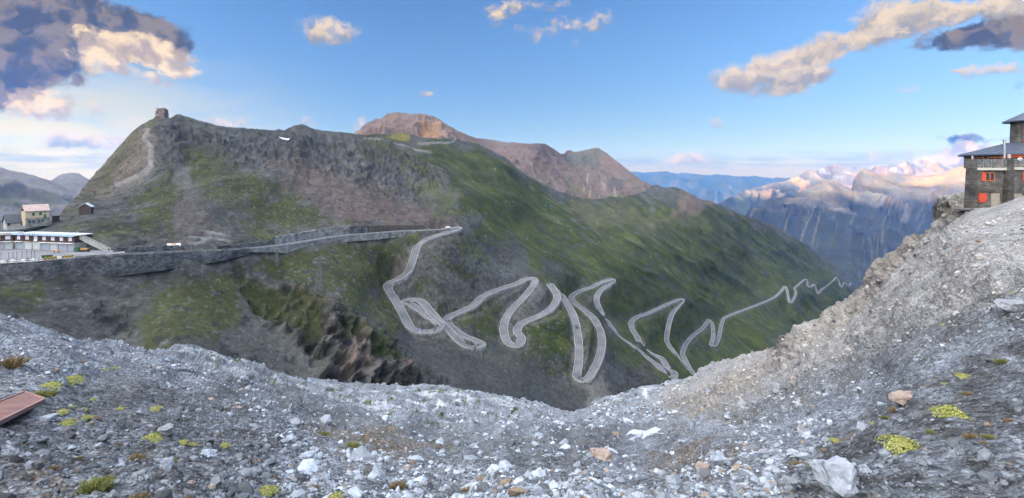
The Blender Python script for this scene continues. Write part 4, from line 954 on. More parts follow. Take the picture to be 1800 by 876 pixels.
# yellow house
M_YEL = simple_mat('cream_yellow_plaster', (.42, .35, .25), .85, .12, .5); M_PINK = simple_mat('pinkish_metal_roof', (.36, .27, .255), .5, .15, .6)
M_SOCLE = masonry_mat('grey_green_socle', (.16, .18, .17), (.22, .24, .23), (.12, .13, .13), .6, .3)
def gable_house(name, loc, rz, L_, D_, H, ridge, over, wallm, roofm, label, cat, sockel=None):
    e = empty(name, loc, rz); tag(e, label, cat)
    m = MB(); m.v, m.f = [], []
    pts = [(0, 0), (D_, 0), (D_, H), (D_ / 2, H + ridge), (0, H)]
    n = 5; vs = [(-L_ / 2, y, z - 1.2 * (z == 0)) for y, z in pts] + [(L_ / 2, y, z - 1.2 * (z == 0)) for y, z in pts]
    m.add(vs, [(k, (k + 1) % n, n + (k + 1) % n, n + k) for k in (0, 1, 4)] + [tuple(range(n))[::-1], tuple(range(n, 2 * n))])
    m.build('wall', wallm, e)
    r = MB(); t = .22; sl = ridge / (D_ / 2)
    for s in (1, -1):
        y0 = -over if s == 1 else D_ + over; z0 = H - sl * over
        a, b = (y0, z0 + .03), (D_ / 2, H + ridge + .03)
        vs = [(x, y, z + dz) for x in (-L_ / 2 - over, L_ / 2 + over) for (y, z) in (a, b) for dz in (0, t)]
        r.add(vs, [(0, 1, 3, 2), (4, 6, 7, 5), (0, 4, 5, 1), (2, 3, 7, 6), (1, 5, 7, 3), (0, 2, 6, 4)])
    rf = r.build('roof', roofm, e)
    return e, rf
g = m1_at(66, 396); LZ = P3(0, 392, 272)[2]
e, rf = gable_house('yellow_house', (P3(69, 392, 270)[0], 269, LZ), radians(55), 9.4, 8, 6.6, 3.0, .45, M_YEL, M_PINK, 'cream yellow house with pinkish ridged roof and green shutters on the knoll', 'house')
s = MB(); s.span(-4.72, 4.72, -.09, -.003, -1.5, 2.9); s.build('socle', M_SOCLE, e)
s = MB(); s.span(-5, 5, -.56, -.42, 6.6, 6.75); s.build('gutter', M_CONC, rf)
for x, z, w_, h_ in ((-1.6, 4.1, 1.0, 1.6), (1.2, 4.3, 1.0, 1.6), (2.9, 5.6, .9, .6), (3.0, 2.95, .9, 1.5)):
    o = MB(); o.span(x - w_ / 2, x + w_ / 2, -.14, -.093 if z < 2.9 else -.004, z, z + h_); o.build('window', M_GREEN, e)
for x in (-3.6, -2.0, .2, 1.6):
    o = MB(); o.span(x, x + .8, -.13, -.093, .6, 1.9); o.build('window', M_DARK, e)
o = MB(); o.span(-4.85, -4.705, 1.6, 6.4, 6.7, 7.8); o.build('gable_boards', M_TIMBER, e)
M_DROOF = simple_mat('dark_slate_roof', (.06, .07, .085), .6, .2, .8)
e, rf = gable_house('barn', (P3(31, 400, 268)[0], 266, P3(0, 399, 267)[2]), radians(56), 5.6, 6, 2.6, 3.6, .5, simple_mat('pale_wall', (.36, .36, .36), .9, .2, .5), M_DROOF, 'low building with steep dark slate roof left of the yellow house', 'building')
o = MB(); o.span(-2.4, -1.4, -.06, -.004, .9, 2.0); o.build('window', M_DARK, e)
e, rf = gable_house('shed', (P3(98.5, 388, 282)[0], 282, P3(0, 388, 282)[2]), radians(46), 3.0, 4, 2.6, 1.0, .3, M_SHED, M_DROOF, 'small dark shed against the right side of the yellow house', 'shed')
o = MB(); o.span(-.6, .5, -.06, -.004, 0, 2); o.build('door', M_DARK, e)
gh = m1_at(139, 376)
# hut standing gable-on
e, rf = gable_house('wooden_hut', (gh[0] + 0.2, gh[1], gh[2] + .2), radians(-62), 6.2, 5.6, 3.8, 2.0, .45, M_SHED, simple_mat('pale_tin_roof', (.50, .52, .56), .4, .1, .6), 'brown wooden hut with pale tin roof alone on the slope above the pass', 'hut')
o = MB(); o.span(-1, 0, -.06, -.004, .3, 2.2); o.build('door', M_DARK, e)

# stair with handrail right of the garages
a, b = P3(131.5, 412, 246), P3(192, 441.5, 244.5); e = empty('stairway', b); tag(e, 'long outdoor stairway with pale handrails beside the garage row', 'stairs')
al, bl = a - b, np.zeros(3); m = MB(); n = 26
for k in range(n):
    p = al * (k + .5) / n; m.box(p + [0, 0, -.5], (abs(al[0]) / n + .06, 1.6, .9))
m.build('steps', M_CONC, e)
for sy in (-.9, .9):
    m = MB(); m.tube(al + [0, sy, 1.1], bl + [0, sy, 1.1], .09, 6); m.tube(al + [0, sy, .55], bl + [0, sy, .55], .06, 6)
    for k in range(11): p = al * k / 10; m.tube(p + [0, sy, -.6], p + [0, sy, 1.1], .07, 6)
    m.build('handrail', simple_mat('pale_rail', (.42, .45, .42), .6, .1, 1), e)

# things along the edge of the plateau
def edge_pt(px, dy=0.):
    k = np.abs(pxp - px).argmin(); o = offset_line(dp, -wp_ / 2 - .75 + dy)[k]; return o.copy()
M_STRIPE, nt_, b_ = nodes_of('black_yellow_stripes')
tcn = nt_.nodes.new('ShaderNodeTexCoord'); wv = nt_.nodes.new('ShaderNodeTexWave'); wv.bands_direction = 'DIAGONAL'; wv.inputs['Scale'].default_value = .55; wv.inputs['Distortion'].default_value = 0
rp = nt_.nodes.new('ShaderNodeValToRGB'); rp.color_ramp.interpolation = 'CONSTANT'; rp.color_ramp.elements[0].color = (.03, .03, .03, 1); rp.color_ramp.elements[1].position = .38; rp.color_ramp.elements[1].color = (.45, .30, .06, 1)
nt_.links.new(tcn.outputs['Object'], wv.inputs[0]); nt_.links.new(wv.outputs[1], rp.inputs[0]); nt_.links.new(rp.outputs[0], b_.inputs['Base Color'])
def panel_between(name, pa, pb, z0, z1, mat, label, cat, group=None, legs=True, th=.25):
    a, b = edge_pt(pa), edge_pt(pb); rz, L_ = frame_at(a, b); e = empty(name, a, rz); tag(e, label, cat, group)
    dzz = (b[2] - a[2])
    MB().span(0, L_, -th / 2, th / 2, z0, z1).build('panel', mat, e)
    if legs:
        for x in (.3, L_ - .3): MB().span(x - .12, x + .12, -.1, .1, -.05, z0 - .002).build('leg', M_DARK, e)
    return e
panel_between('road_barrier', 77, 98, .3, 1.35, M_STRIPE, 'yellow and black striped barrier on the wall edge, left of the white panel', 'barrier', 'striped barriers on the plateau edge')
panel_between('road_barrier', 98.5, 108, .3, 1.3, M_WHITE, 'plain white barrier panel between the two yellow and black striped ones', 'barrier')
panel_between('road_barrier', 108.5, 128, .35, 1.4, M_STRIPE, 'yellow and black striped barrier on the wall edge, right of the white panel', 'barrier', 'striped barriers on the plateau edge')
p = edge_pt(82, 4.5); e = empty('container', p, radians(28)); tag(e, 'low dark green container behind the striped barrier', 'container')
o = MB(); o.span(-1.7, 1.7, -.7, .7, .1, 1.5); o.build('body', M_GREEN, e, bevel=.06); o = MB(); o.span(-1.78, 1.78, -.78, .78, 1.52, 1.66); o.build('lid', M_DARK, e)
# guard rail with black and white panels at the far left, and poles
a, b = edge_pt(-30), edge_pt(76); rz, L_ = frame_at(a, b); e = empty('guard_rail', a, rz); tag(e, 'pale guard rail with black and white blocks at the left edge of the plateau', 'guard rail')
m = MB()
for z in (.25, .9): m.span(0, L_, -.1, .1, z, z + .18)
for k in range(int(L_ / 2) + 1): m.span(k * 2 - .08, k * 2 + .08, -.09, .09, -.1, 1.3)
m.build('rail', M_WHITE, e)
for k in range(int(L_ / 1.6)):
    MB().span(k * 1.6 + .15, k * 1.6 + .95, .3, .9, .05, 1.25 + .25 * (k % 3 == 0)).build('block', M_DARK if k % 2 else M_FRAME, e)
pole0 = None
for k, px in enumerate((2, 12, 21, 29, 36, 46, 55, 61)):
    p = edge_pt(px, 5.5)
    if pole0 is None: pole0 = empty('pole', p); MB().tube((0, 0, 0), (0, 0, 3.6), .09, 6).build('shaft', M_STEEL, pole0); MB().tube((0, 0, 3.6), (0, 0, 3.8), .16, 8).build('cap', M_DARK, pole0); o = pole0
    else: o = copy_tree(pole0); o.location = tuple(p)
    tag(o, 'thin grey metal pole standing in the row behind the white guard rail', 'pole', 'thin poles behind the guard rail')
# bin, stall, board by the garages
p = P3(135.5, 443, 241); e = empty('waste_container', (p[0], p[1], PZ)); tag(e, 'dark green waste container at the right end of the garage row', 'waste bin')
o = MB(); o.box((0, 0, .95), (2.1, 1.5, 1.5)); o.build('body', M_GREEN, e, bevel=.1); o = MB(); o.prism([(-1.1, 0), (1.1, 0), (.8, .5), (-.8, .5)], -.8, .8); o = o.build('lid', M_GREEN, e); o.location = (0, 0, 1.72)
p = P3(149.5, 441.5, 241); e = empty('stall', (p[0], p[1], PZ)); tag(e, 'low dark stall with an orange top beside the stairway', 'stall')
MB().span(-1.8, 1.8, -.6, .6, 0, 1.1).build('counter', M_DARK, e); MB().span(-1.7, 1.4, -.8, .5, 1.12, 1.7).build('top', M_ORANGE, e)
p = P3(109, 443, 242); e = empty('barrier_board', (p[0], p[1] - 3, PZ)); tag(e, 'orange board lying on trestles before the garage doors', 'barrier')
MB().span(-1.4, 1.4, -.1, .1, .5, 1.1).build('board', M_ORANGE, e)
for x in (-1, 1): MB().span(x - .1, x + .1, -.35, .35, 0, .495).build('leg', M_DARK, e)
# white road sign on the uphill wall
k = np.abs(pxp - 318).argmin(); p = offset_line(dp, wp_ / 2 + 2.2)[k]; e = empty('road_sign', p, radians(8)); tag(e, 'wide white sign board with orange marks beside the pass road', 'sign')
MB().span(-3.3, 3.3, -.08, .08, 2.2, 3.7).build('board', M_WHITE, e)
for x in (-2.6, 2.6): MB().tube((x, .1, -.3), (x, .1, 2.19), .1, 6).build('post', M_STEEL, e)
g = MB(); g.span(-1.3, 1.2, -.11, -.083, 3.25, 3.6)
for k in range(5): g.span(-1.2 + k * .5, -.95 + k * .5, -.11, -.083, 2.45 + .1 * (k % 2), 3.1)
g.build('lettering', M_ORANGE, e)
p = offset_line(dp, wp_ / 2 + .6)[np.abs(pxp - 228).argmin()]; e = empty('post', p); tag(e, 'white round topped post on the uphill edge of the pass road', 'post')
MB().tube((0, 0, 0), (0, 0, 2.3), .22, 8).build('shaft', M_WHITE, e); MB().tube((0, 0, 2.31), (0, 0, 3.0), .42, 10).build('head', M_DARK, e)

# ================================================================ FORT ON THE SUMMIT
M_FORT = masonry_mat('dark_red_fort_stone', (.13, .10, .10), (.19, .15, .145), (.09, .08, .08), 1.0, .5, .08)
fz = P3(281, 207, 560); e = empty('summit_lodge', (fz[0], 560, fz[2] - .3)); e.scale = (.8, .8, .85); tag(e, 'dark turreted stone lodge with antennas on the left summit', 'building')
MB().span(-6.1, 6.1, 0, 9, -3, 6.2).build('lower_storey', M_FORT, e)
MB().span(-6.3, 6.3, -.2, 9.2, 6.203, 6.6).build('cornice', M_FORT, e)
m = MB(); m.span(-3.9, 5.8, .4, 8.6, 6.603, 11.6); m.add([(-3.897,.4,6.603),(-5.4,.4,6.603),(-3.897,.4,10.6),(-3.897,8.6,6.603),(-5.4,8.6,6.603),(-3.897,8.6,10.6)],[(0,1,2),(3,5,4),(0,3,4,1),(1,4,5,2),(2,5,3,0)]); m.build('upper_storey', M_FORT, e)
for x, w_, d_, h_ in ((-3.6, .8, .8, .9), (-1.9, .8, .8, .9), (-.1, .8, .8, .9), (1.7, .8, .8, .9), (2.8, 3.0, 3.0, 1.2)): m = MB(); m.span(x, x + w_, .4, .4 + d_, 11.603, 11.603 + h_); m.build('battlement', M_FORT, e)
m = MB(); m.span(-6.1, -5.1, 0, 1.2, 6.603, 9.0); m.build('turret', M_FORT, e)
for x, z in ((-4.4, 3.4), (-1.9, 3.4), (1.9, 3.6), (-1.0, .6), (-.8, 7.2), (.0, 8.3), (1.2, 9.4), (4.0, 8.2)):
    y = -.04 if z < 6 else .36; o = MB(); o.span(x, x + .9, y, y + .036, z, z + .9); o.build('window', M_FRAME if z in (3.4, 3.6, 8.2, 7.2) else M_DARK, e)
for x, h in ((-3.8, 4.8), (1.8, 4.6), (4.6, 2.0)): MB().tube((x, 2, 11.6), (x, 2, 11.6 + h), .1, 6).build('antenna', M_STEEL, e)
MB().box((-5.3, 1, 12.0), (1.8, .12, .8), np.array([[cos(.7), 0, sin(.7)], [0, 1, 0], [-sin(.7), 0, cos(.7)]])).build('flag', M_DARK, e)
m = MB(); m.tube((-5.6, 1, 9), (-5.6, 1, 13), .08, 6); m.build('flagpole', M_STEEL, e)

# ================================================================ VEHICLES
M_CARW = simple_mat('white_car_paint', (.75, .76, .78), .3, .03, 1, spec=.5); M_CARD = simple_mat('dark_car_paint', (.03, .035, .045), .3, .05, 1, spec=.5)
M_GLASS = simple_mat('dark_glass', (.02, .025, .03), .1, .02, 1, spec=.6); M_TYRE = simple_mat('tyre_rubber', (.02, .02, .02), .9, .05, 1)
def car(loc, rz, paint, label, van=False):
    e = empty('parked_car' if paint is M_CARW else 'car', loc, rz); tag(e, label, 'car')
    H = 2.3 if van else 1.5
    prof = [(-2.2, .35), (2.2, .35), (2.25, .75), (1.5, .95), (.8, H * .95), (-1.6, H), (-2.15, 1.0), (-2.25, .7)]
    o = MB(); o.prism(prof, -.88, .88); o.build('body', paint, e, bevel=.05)
    o = MB(); o.prism([(1.38, 1.0), (.78, H * .9), (-1.5, H * .93), (-1.9, 1.0)], -.9, -.885); o.prism([(1.38, 1.0), (.78, H * .9), (-1.5, H * .93), (-1.9, 1.0)], .885, .9); o.build('window', M_GLASS, e)
    o = MB(); o.add([(1.52,-.75,.99),(1.52,.75,.99),(.86,.7,H*.92),(.86,-.7,H*.92)],[(0,1,2,3)]); o.build('windscreen', M_GLASS, e)
    for x in (-1.4, 1.4):
        for y in (-.86, .86):
            w = MB(); w.tube((x, y - .1, .34), (x, y + .1, .34), .34, 14); w = w.build('wheel', M_TYRE, e); r = MB(); r.tube((x, y - .12, .34), (x, y + .12, .34), .18, 10); r.build('rim', M_STEEL, w)
    for y in (-.6, .6): o = MB(); o.span(2.2, 2.27, y - .17, y + .17, .62, .78); o.build('headlight', M_FRAME, e)
    return e
bz = ROADS[0][2][-1, 2] - .03
car((P3(782.5,396,444)[0], 445, bz), radians(-80), M_CARW, 'white van parked at the back of the lay-by at the top bend', True)
car((P3(788,402,436)[0], 434.5, bz), radians(-20), M_CARW, 'white car beside the road at the front of the top bend lay-by')
d = ROADS[4][2]; k = np.abs(d[:, 2] / -d[:, 1] * F0 + HY - 575)[:len(d) // 2].argmin(); t = d[k + 1] - d[k]
car(d[k] + [0, 0, .01], atan2(t[1], t[0]), M_CARD, 'small dark car driving on the left arm of the long V shaped bend')

# ================================================================ PEOPLE
M_SKIN = simple_mat('skin', (.45, .27, .2), .6, .05, 4); M_HAIR = simple_mat('brown_hair', (.04, .025, .018), .7, .1, 10)
M_SHIRT = simple_mat('white_shirt', (.62, .63, .66), .8, .05, 4); M_TROU = simple_mat('dark_trousers', (.025, .028, .04), .8, .1, 4); M_JACK = simple_mat('dark_jacket', (.05, .055, .07), .8, .1, 4)
def skin_obj(name, joints, edges, mat, parent, sub=1):
    me = bpy.data.meshes.new(name); me.from_pydata([j[:3] for j in joints], edges, []); o = new_obj(name, me, mat, parent)
    sk = o.modifiers.new('s', 'SKIN'); sk.use_smooth_shade = True
    for v, j in zip(me.skin_vertices[0].data, joints): v.radius = (j[3], j[4] if len(j) > 4 else j[3])
    me.skin_vertices[0].data[0].use_root = True
    m = o.modifiers.new('d', 'SUBSURF'); m.levels = sub; m.render_levels = sub; return o
def person(loc, rz, label, top, legs_mat, arm='down', lean=0.0, group=None):
    e = empty('person', loc, rz); tag(e, label, 'person', group)
    # facing -y
    J = [(0,0,.98,.13,.10),(0,0,1.2,.12,.09),(0,0,1.42,.14,.09),(0,0,1.53,.055),(0,-.01,1.62,.085,.095),(0,-.01,1.72,.075,.085),
         (-.19,0,1.43,.055),(.19,0,1.43,.055)]
    E = [(0,1),(1,2),(2,3),(3,4),(4,5),(2,6),(2,7)]
    if arm == 'down': A = [(-.24,.02,1.16,.042),(-.25,-.05,.92,.034),(-.25,-.07,.84,.036),(.24,.02,1.16,.042),(.25,-.05,.92,.034),(.25,-.07,.84,.036)]
    else: A = [(-.25,-.08,1.2,.042),(-.16,-.3,1.12,.034),(-.14,-.38,1.11,.036),(.25,-.08,1.2,.042),(.16,-.3,1.12,.034),(.14,-.38,1.11,.036)]
    J += A; E += [(6,8),(8,9),(9,10),(7,11),(11,12),(12,13)]
    J += [(-.1,0,.9,.085),(-.11,-.01,.5,.058),(-.11,.02,.1,.042),(-.12,-.12,.045,.04,.03),(.1,0,.9,.085),(.12,-.01,.5,.058),(.13,.02,.1,.042),(.14,-.12,.045,.04,.03)]
    b = len(J) - 8; E += [(0,b),(b,b+1),(b+1,b+2),(b+2,b+3),(0,b+4),(b+4,b+5),(b+5,b+6),(b+6,b+7)]
    skin_obj('body', J, E, M_SKIN, e)
    g = 1.16
    sel = [0,1,2,6,7,8,9,11,12]; mp = {s: i for i, s in enumerate(sel)}
    JJ = [list(J[s]) for s in sel]
    for j in JJ: j[3:] = [r * g + .006 for r in j[3:]]
    skin_obj('jacket' if top is M_JACK else 'shirt', JJ, [(mp[a], mp[c_]) for a, c_ in E if a in mp and c_ in mp], top, e)
    sel = [0, b, b+1, b+2, b+4, b+5, b+6]; mp = {s: i for i, s in enumerate(sel)}; JJ = [list(J[s]) for s in sel]
    for j in JJ: j[3:] = [r * 1.2 + .008 for r in j[3:]]
    skin_obj('trousers', JJ, [(mp[a], mp[c_]) for a, c_ in E if a in mp and c_ in mp], legs_mat, e)
    skin_obj('hair', [(0,.03,1.66,.09,.085),(0,.02,1.74,.085,.09)], [(0,1)], M_HAIR, e)
    return e
# walkers on the ridge by the lodge
walkers = [(295.5, 'person standing close beside the summit lodge'), (298.5, 'person standing a few steps right of the summit lodge'), (307.5, 'person standing alone on the ridge crest, between lodge and last walker'), (318.5, 'rightmost person standing on the ridge crest')]
for k, (px, lab) in enumerate(walkers):
    p = m1_at(px, M1_TOP(px) + 1.5); person((p[0], p[1], p[2] - .05), k * 1.3, lab, M_JACK, M_TROU, group='people on the summit ridge')
p = m1_at(305, 209.5); person((p[0], p[1], p[2] - .05), .6, 'person in dark clothes walking just below the ridge crest', M_JACK, M_TROU, group='people on the summit ridge')

# motorcyclist on the pass road
k = np.abs(pxp - 316).argmin(); p = dp[k] + [0, 0, .01]; t = dp[k + 1] - dp[k]; e = empty('motorcycle', p, atan2(t[1], t[0])); tag(e, 'dark red motorcycle riding along the pass road below the white sign', 'motorcycle')
for x in (-.72, .72):
    w = MB(); w.tube((x, -.07, .33), (x, .07, .33), .33, 16); w = w.build('wheel', M_TYRE, e); r = MB(); r.tube((x, -.085, .33), (x, .085, .33), .2, 12); r.build('rim', M_STEEL, w)
o = MB(); o.prism([(-.55, .45), (.35, .38), (.5, .85), (.2, 1.0), (-.2, .82), (-.95, .95), (-.9, .8), (-.5, .72)], -.16, .16); o.build('body', M_RED, e, bevel=.03)
o = MB(); o.span(-.75, -.1, -.15, .15, .97, 1.04); o.build('seat', M_DARK, e); o = MB(); o.tube((.38, -.38, 1.12), (.38, .38, 1.12), .025, 6); o.tube((.38, 0, 1.12), (.72, 0, .36), .04, 6); o.build('handlebar', M_DARK, e)
e = empty('person', p + [0, 0, 0], atan2(t[1], t[0])); tag(e, 'rider in dark clothes and helmet seated on the motorcycle', 'person')
J = [(-.3,0,1.1,.14,.12),(-.22,0,1.35,.13),(-.12,0,1.6,.14,.1),(-.06,0,1.7,.06),(-.02,0,1.82,.1),(-.1,-.2,1.58,.06),(-.1,.2,1.58,.06),(.1,-.3,1.35,.045),(.1,.3,1.35,.045),(.36,-.32,1.15,.04),(.36,.32,1.15,.04),
     (.15,-.2,.95,.085),(.15,.2,.95,.085),(-.05,-.22,.5,.06),(-.05,.22,.5,.06),(.1,-.22,.38,.045),(.1,.22,.38,.045)]
skin_obj('body', J, [(0,1),(1,2),(2,3),(3,4),(2,5),(2,6),(5,7),(6,8),(7,9),(8,10),(0,11),(0,12),(11,13),(12,14),(13,15),(14,16)], M_JACK, e)
skin_obj('helmet', [(-.03,0,1.8,.13),(.0,0,1.9,.125)], [(0,1)], M_CARW, e)

# ================================================================ MOUNTAIN HUT AT THE RIGHT
M_HUT = masonry_mat('dark_hut_masonry', (.10, .095, .09), (.19, .18, .165), (.06, .058, .055), .55, .2, .05, .02)
M_ORED = simple_mat('orange_red_shutter', (.60, .095, .05), .5, .10, 2); M_OFR = simple_mat('orange_wood_frame', (.58, .17, .06), .5, .1, 2)
M_SLAB = simple_mat('pale_slab', (.50, .47, .42), .8, .1, 1); M_TDOOR = simple_mat('pale_door_boards', (.36, .33, .27), .8, .15, 2)
M_MROOF = simple_mat('dark_sheet_roof', (.07, .085, .12), .35, .15, .6, spec=.5); M_RWIN = simple_mat('room_glass', (.05, .05, .055), .15, .2, .8, spec=.6)
HY0 = 79.0
def hx(px, Y=HY0): return (px - CX) / F0 * Y
def hz(py, Y=HY0): return (HY - py) / F0 * Y
e = empty('mountain_hut', (hx(1700), HY0, hz(366))); tag(e, 'dark stone mountain hut with red shutters, glass railed terrace and round tower', 'hut')
O = np.array(e.location)
def hb(name, spans, mat, parent=e, bevel=0):
    m = MB()
    for x0, x1, y0, y1, z0, z1 in spans: m.span(x0 - O[0], x1 - O[0], y0 - O[1], y1 - O[1], z0 - O[2], z1 - O[2])
    return m.build(name, mat, parent, bevel=bevel)
zs_t, zs_b = hz(295), hz(299.5)
def hprism_(name, x0, x1, dep, z0, z1, mat, y0=HY0):
    k = dep * x0 / y0 + 1.2      # the left wall runs back away from the slope's edge
    m = MB(); m.hprism([(x0 - O[0], y0 - O[1]), (x1 - O[0], y0 - O[1]), (x1 + 6 - O[0], y0 + dep - O[1]), (x0 + k - O[0], y0 + dep - O[1])], z0 - O[2], z1 - O[2]); return m.build(name, mat, e)
hprism_('wall', hx(1704), hx(2000), 16, hz(392), zs_b - .003, M_HUT)
M_PIL = masonry_mat('dark_pilaster_masonry', (.06, .058, .056), (.12, .115, .11), (.04, .038, .036), .7, .3, .08, .02)
def pil(name, cx_t, cx_b, w, ztop, zbot):
    m = MB(); xt, xb = hx(cx_t) - O[0], hx(cx_b) - O[0]; z0, z1 = zbot - O[2], ztop - O[2]
    vs = [(xb - w * .55, -1.1, z0), (xb + w * .55, -1.1, z0), (xb + w * .55, .3, z0), (xb - w * .55, .3, z0), (xt - w / 2, -.6, z1), (xt + w / 2, -.6, z1), (xt + w / 2, .3, z1), (xt - w / 2, .3, z1)]
    m.add(vs, [(3,2,1,0),(4,5,6,7),(0,1,5,4),(1,2,6,5),(2,3,7,6),(3,0,4,7)]); return m.build(name, M_PIL, e)
pil('pilaster', 1706.5, 1702, .85, hz(280.5), hz(372)); pil('pilaster', 1771, 1765.5, .85, hz(278.5), hz(372)); pil('pilaster', 1840, 1832, .85, hz(277), hz(372))
for a_, b_, d_ in ((1711.5, 1766, 0), (1775.5, 1835, .06), (1844.5, 2000, .06)): hb('terrace_edge', [(hx(a_), hx(b_), HY0 - .42, HY0 + .2, zs_b + d_, zs_t + d_)], M_SLAB)
hprism_('terrace_slab', hx(1711.5), hx(2000), 10, zs_b, zs_t - .004, M_SLAB, HY0 + .202)
for a, b, dz in ((1711.5, 1766, 0), (1775.5, 1835, .06)):
    m = hb('railing', [(hx(a) + .02, hx(b) - .02, HY0 - .37, HY0 - .33, hz(281.5) + dz, hz(280.7) + dz)] + [(hx(a + (b - a) * k / 4.0) - .03 + .06 * (k == 0) - .06 * (k == 4), hx(a + (b - a) * k / 4.0) + .03 + .06 * (k == 0) - .06 * (k == 4), HY0 - .38, HY0 - .32, zs_t + dz, hz(281.6) + dz) for k in range(5)], simple_mat('rail_steel', (.4, .4, .4), .4, .05, 1, metal=.7))
    mg, ng, bg_ = nodes_of('railing_glass'); bg_.inputs['Base Color'].default_value = (.75, .85, .85, 1); bg_.inputs['Roughness'].default_value = .05; bg_.inputs['Transmission Weight'].default_value = .92; bg_.inputs['IOR'].default_value = 1.1
    hb('glass_panel', [(hx(a) + .1, hx(b) - .1, HY0 - .355, HY0 - .345, zs_t + dz + .08, hz(282) + dz)], mg, m)
def hwin(px0, px1, py0, py1, frame_m, pane_m, Y=HY0, n=2, th=.07):
    x0, x1, z0, z1 = hx(px0, Y), hx(px1, Y), hz(py1, Y), hz(py0, Y); t = .1
    sp_ = [(x0, x0 + t, Y - th, Y - .004, z0, z1), (x1 - t, x1, Y - th, Y - .004, z0, z1), (x0 + t, x1 - t, Y - th, Y - .004, z1 - t, z1), (x0 + t, x1 - t, Y - th - .05, Y - .004, z0, z0 + t)]
    for k in range(1, n): xm = x0 + (x1 - x0) * k / n; sp_.append((xm - .05, xm + .05, Y - th, Y - .004, z0 + t, z1 - t))
    w = hb('window', sp_, frame_m); hb('pane', [(x0 + t, x1 - t, Y - .03, Y - .008, z0 + t, z1 - t)], pane_m, w); return w
hwin(1731.5, 1748, 303.5, 318.5, M_OFR, M_RWIN, n=2)
hb('shutter', [(hx(1724.8), hx(1731), HY0 - .09, HY0 - .01, hz(318.3), hz(303))], M_ORED)
s_ = hb('shutter', [(hx(1719), hx(1734.3), HY0 - .09, HY0 - .01, hz(355.6), hz(340))], M_ORED); hb('hinge', [(hx(1718.2), hx(1721), HY0 - .12, HY0 - .095, hz(343.5), hz(342.5)), (hx(1718.2), hx(1721), HY0 - .12, HY0 - .095, hz(353), hz(352)), (hx(1732), hx(1735), HY0 - .12, HY0 - .095, hz(343.5), hz(342.5)), (hx(1732), hx(1735), HY0 - .12, HY0 - .095, hz(353), hz(352))], M_DARK, s_)
hb('shutter', [(hx(1797.5), hx(1804), HY0 - .09, HY0 - .01, hz(318.3), hz(303))], M_ORED); hwin(1804.5, 1821, 303.5, 318.5, M_OFR, M_RWIN)
hb('door', [(hx(1741.5), hx(1756.8), HY0 - .06, HY0 - .01, hz(366), hz(340))], M_TDOOR)
hb('door', [(hx(1779), hx(1796), HY0 - .06, HY0 - .01, hz(366), hz(341))], M_TDOOR)
hb('lintel', [(hx(1740), hx(1758.5), HY0 - .1, HY0 - .01, hz(339.8), hz(337))], M_HUT)
hb('base_ledge', [(hx(1676), hx(1714), HY0 - 1.9, HY0 + 1, hz(368.5), hz(366.3))], M_HUT)
hb('drain_spout', [(hx(1697), hx(1703), HY0 - .1, HY0, hz(303), hz(302.3))], M_DARK)
hb('post', [(hx(1707.5), hx(1709), HY0 - .2, HY0, hz(280.4), hz(274))], M_CONC); hb('post', [(hx(1772), hx(1774.5), HY0 - .2, HY0 + .1, hz(278.4), hz(271.5))], M_SLAB)
# round upper floor
RC = np.array([94.5, 92.0]); R1 = 10.0; zE = 2.75
def ring(m, r0, r1, z0, z1, n=64):
    vs = []; fs = []
    for r, z in ((r0, z0), (r1, z1)): vs += [(RC[0] - O[0] + r * cos(t), RC[1] - O[1] + r * sin(t), z - O[2]) for t in [2 * pi * k / n for k in range(n)]]
    fs = [(k, (k + 1) % n, n + (k + 1) % n, n + k) for k in range(n)]; m.add(vs, fs); return m
m = MB(); ring(m, R1, R1, zs_t + .005, zE); m.build('upper_wall', M_HUT, e)
m = MB(); ring(m, R1 + .9, R1 + .9, zE - .05, zE + .18); ring(m, R1 + .9, 4.0, zE + .18, zE + 2.3); ring(m, R1 + .9, R1 - .1, zE - .05, zE + .1); rf = m.build('roof', M_MROOF, e)
m = MB()
for k in range(40):
    t = 2 * pi * k / 40; a = np.array([RC[0] + (R1 + .85) * cos(t), RC[1] + (R1 + .85) * sin(t), zE + .22]) - O; b = np.array([RC[0] + 4 * cos(t), RC[1] + 4 * sin(t), zE + 2.33]) - O; m.tube(a, b, .04, 4)
m.build('roof_seam', M_MROOF, rf)
def curved_panel(name, t0, t1, z0, z1, r, mat, parent=e, n=6):
    m = MB(); vs = []
    for k in range(n + 1):
        t = radians(t0 + (t1 - t0) * k / n)
        for rr in (r, r + .06):
            for z in (z0, z1): vs.append((RC[0] - O[0] + rr * cos(t), RC[1] - O[1] + rr * sin(t), z - O[2]))
    fs = []
    for k in range(n):
        b = 4 * k; fs += [(b+2, b+6, b+7, b+3), (b, b+1, b+5, b+4), (b+1, b+3, b+7, b+5), (b, b+4, b+6, b+2)]
    fs += [(0, 2, 3, 1), (4*n, 4*n+1, 4*n+3, 4*n+2)]; m.add(vs, fs); return m.build(name, mat, parent)
for t0, t1 in ((150, 163), (167, 182), (186, 199), (205, 220), (225, 240), (245, 260)):
    w = curved_panel('window', t0, t1, zs_t + .45, zE - .35, R1 + .003, M_OFR)
    h = (t1 - t0) / 2
    for q in (0, 1): curved_panel('pane', t0 + 1 + q * h - .3 * q, t0 + h - .3 + q * (h - .3), zs_t + .62, zE - .52, R1 + .065, M_RWIN, w, 3)
curved_panel('red_band', 201, 262, zE - .34, zE + .04, R1 + .07, M_ORED, n=16)
m = MB(); c_ = np.array([hx(1765.5, 82.5), 82.5, hz(267, 82.5)]) - O; m.tube(c_ - [0, 0, 1.5], c_ + [0, 0, 1.75], .17, 12); m.tube(c_ + [0, 0, 1.75], c_ + [0, 0, 1.95], .24, 12); m.build('chimney', simple_mat('flue_steel', (.55, .56, .58), .35, .05, 1, metal=.9), e)
m = MB(); 
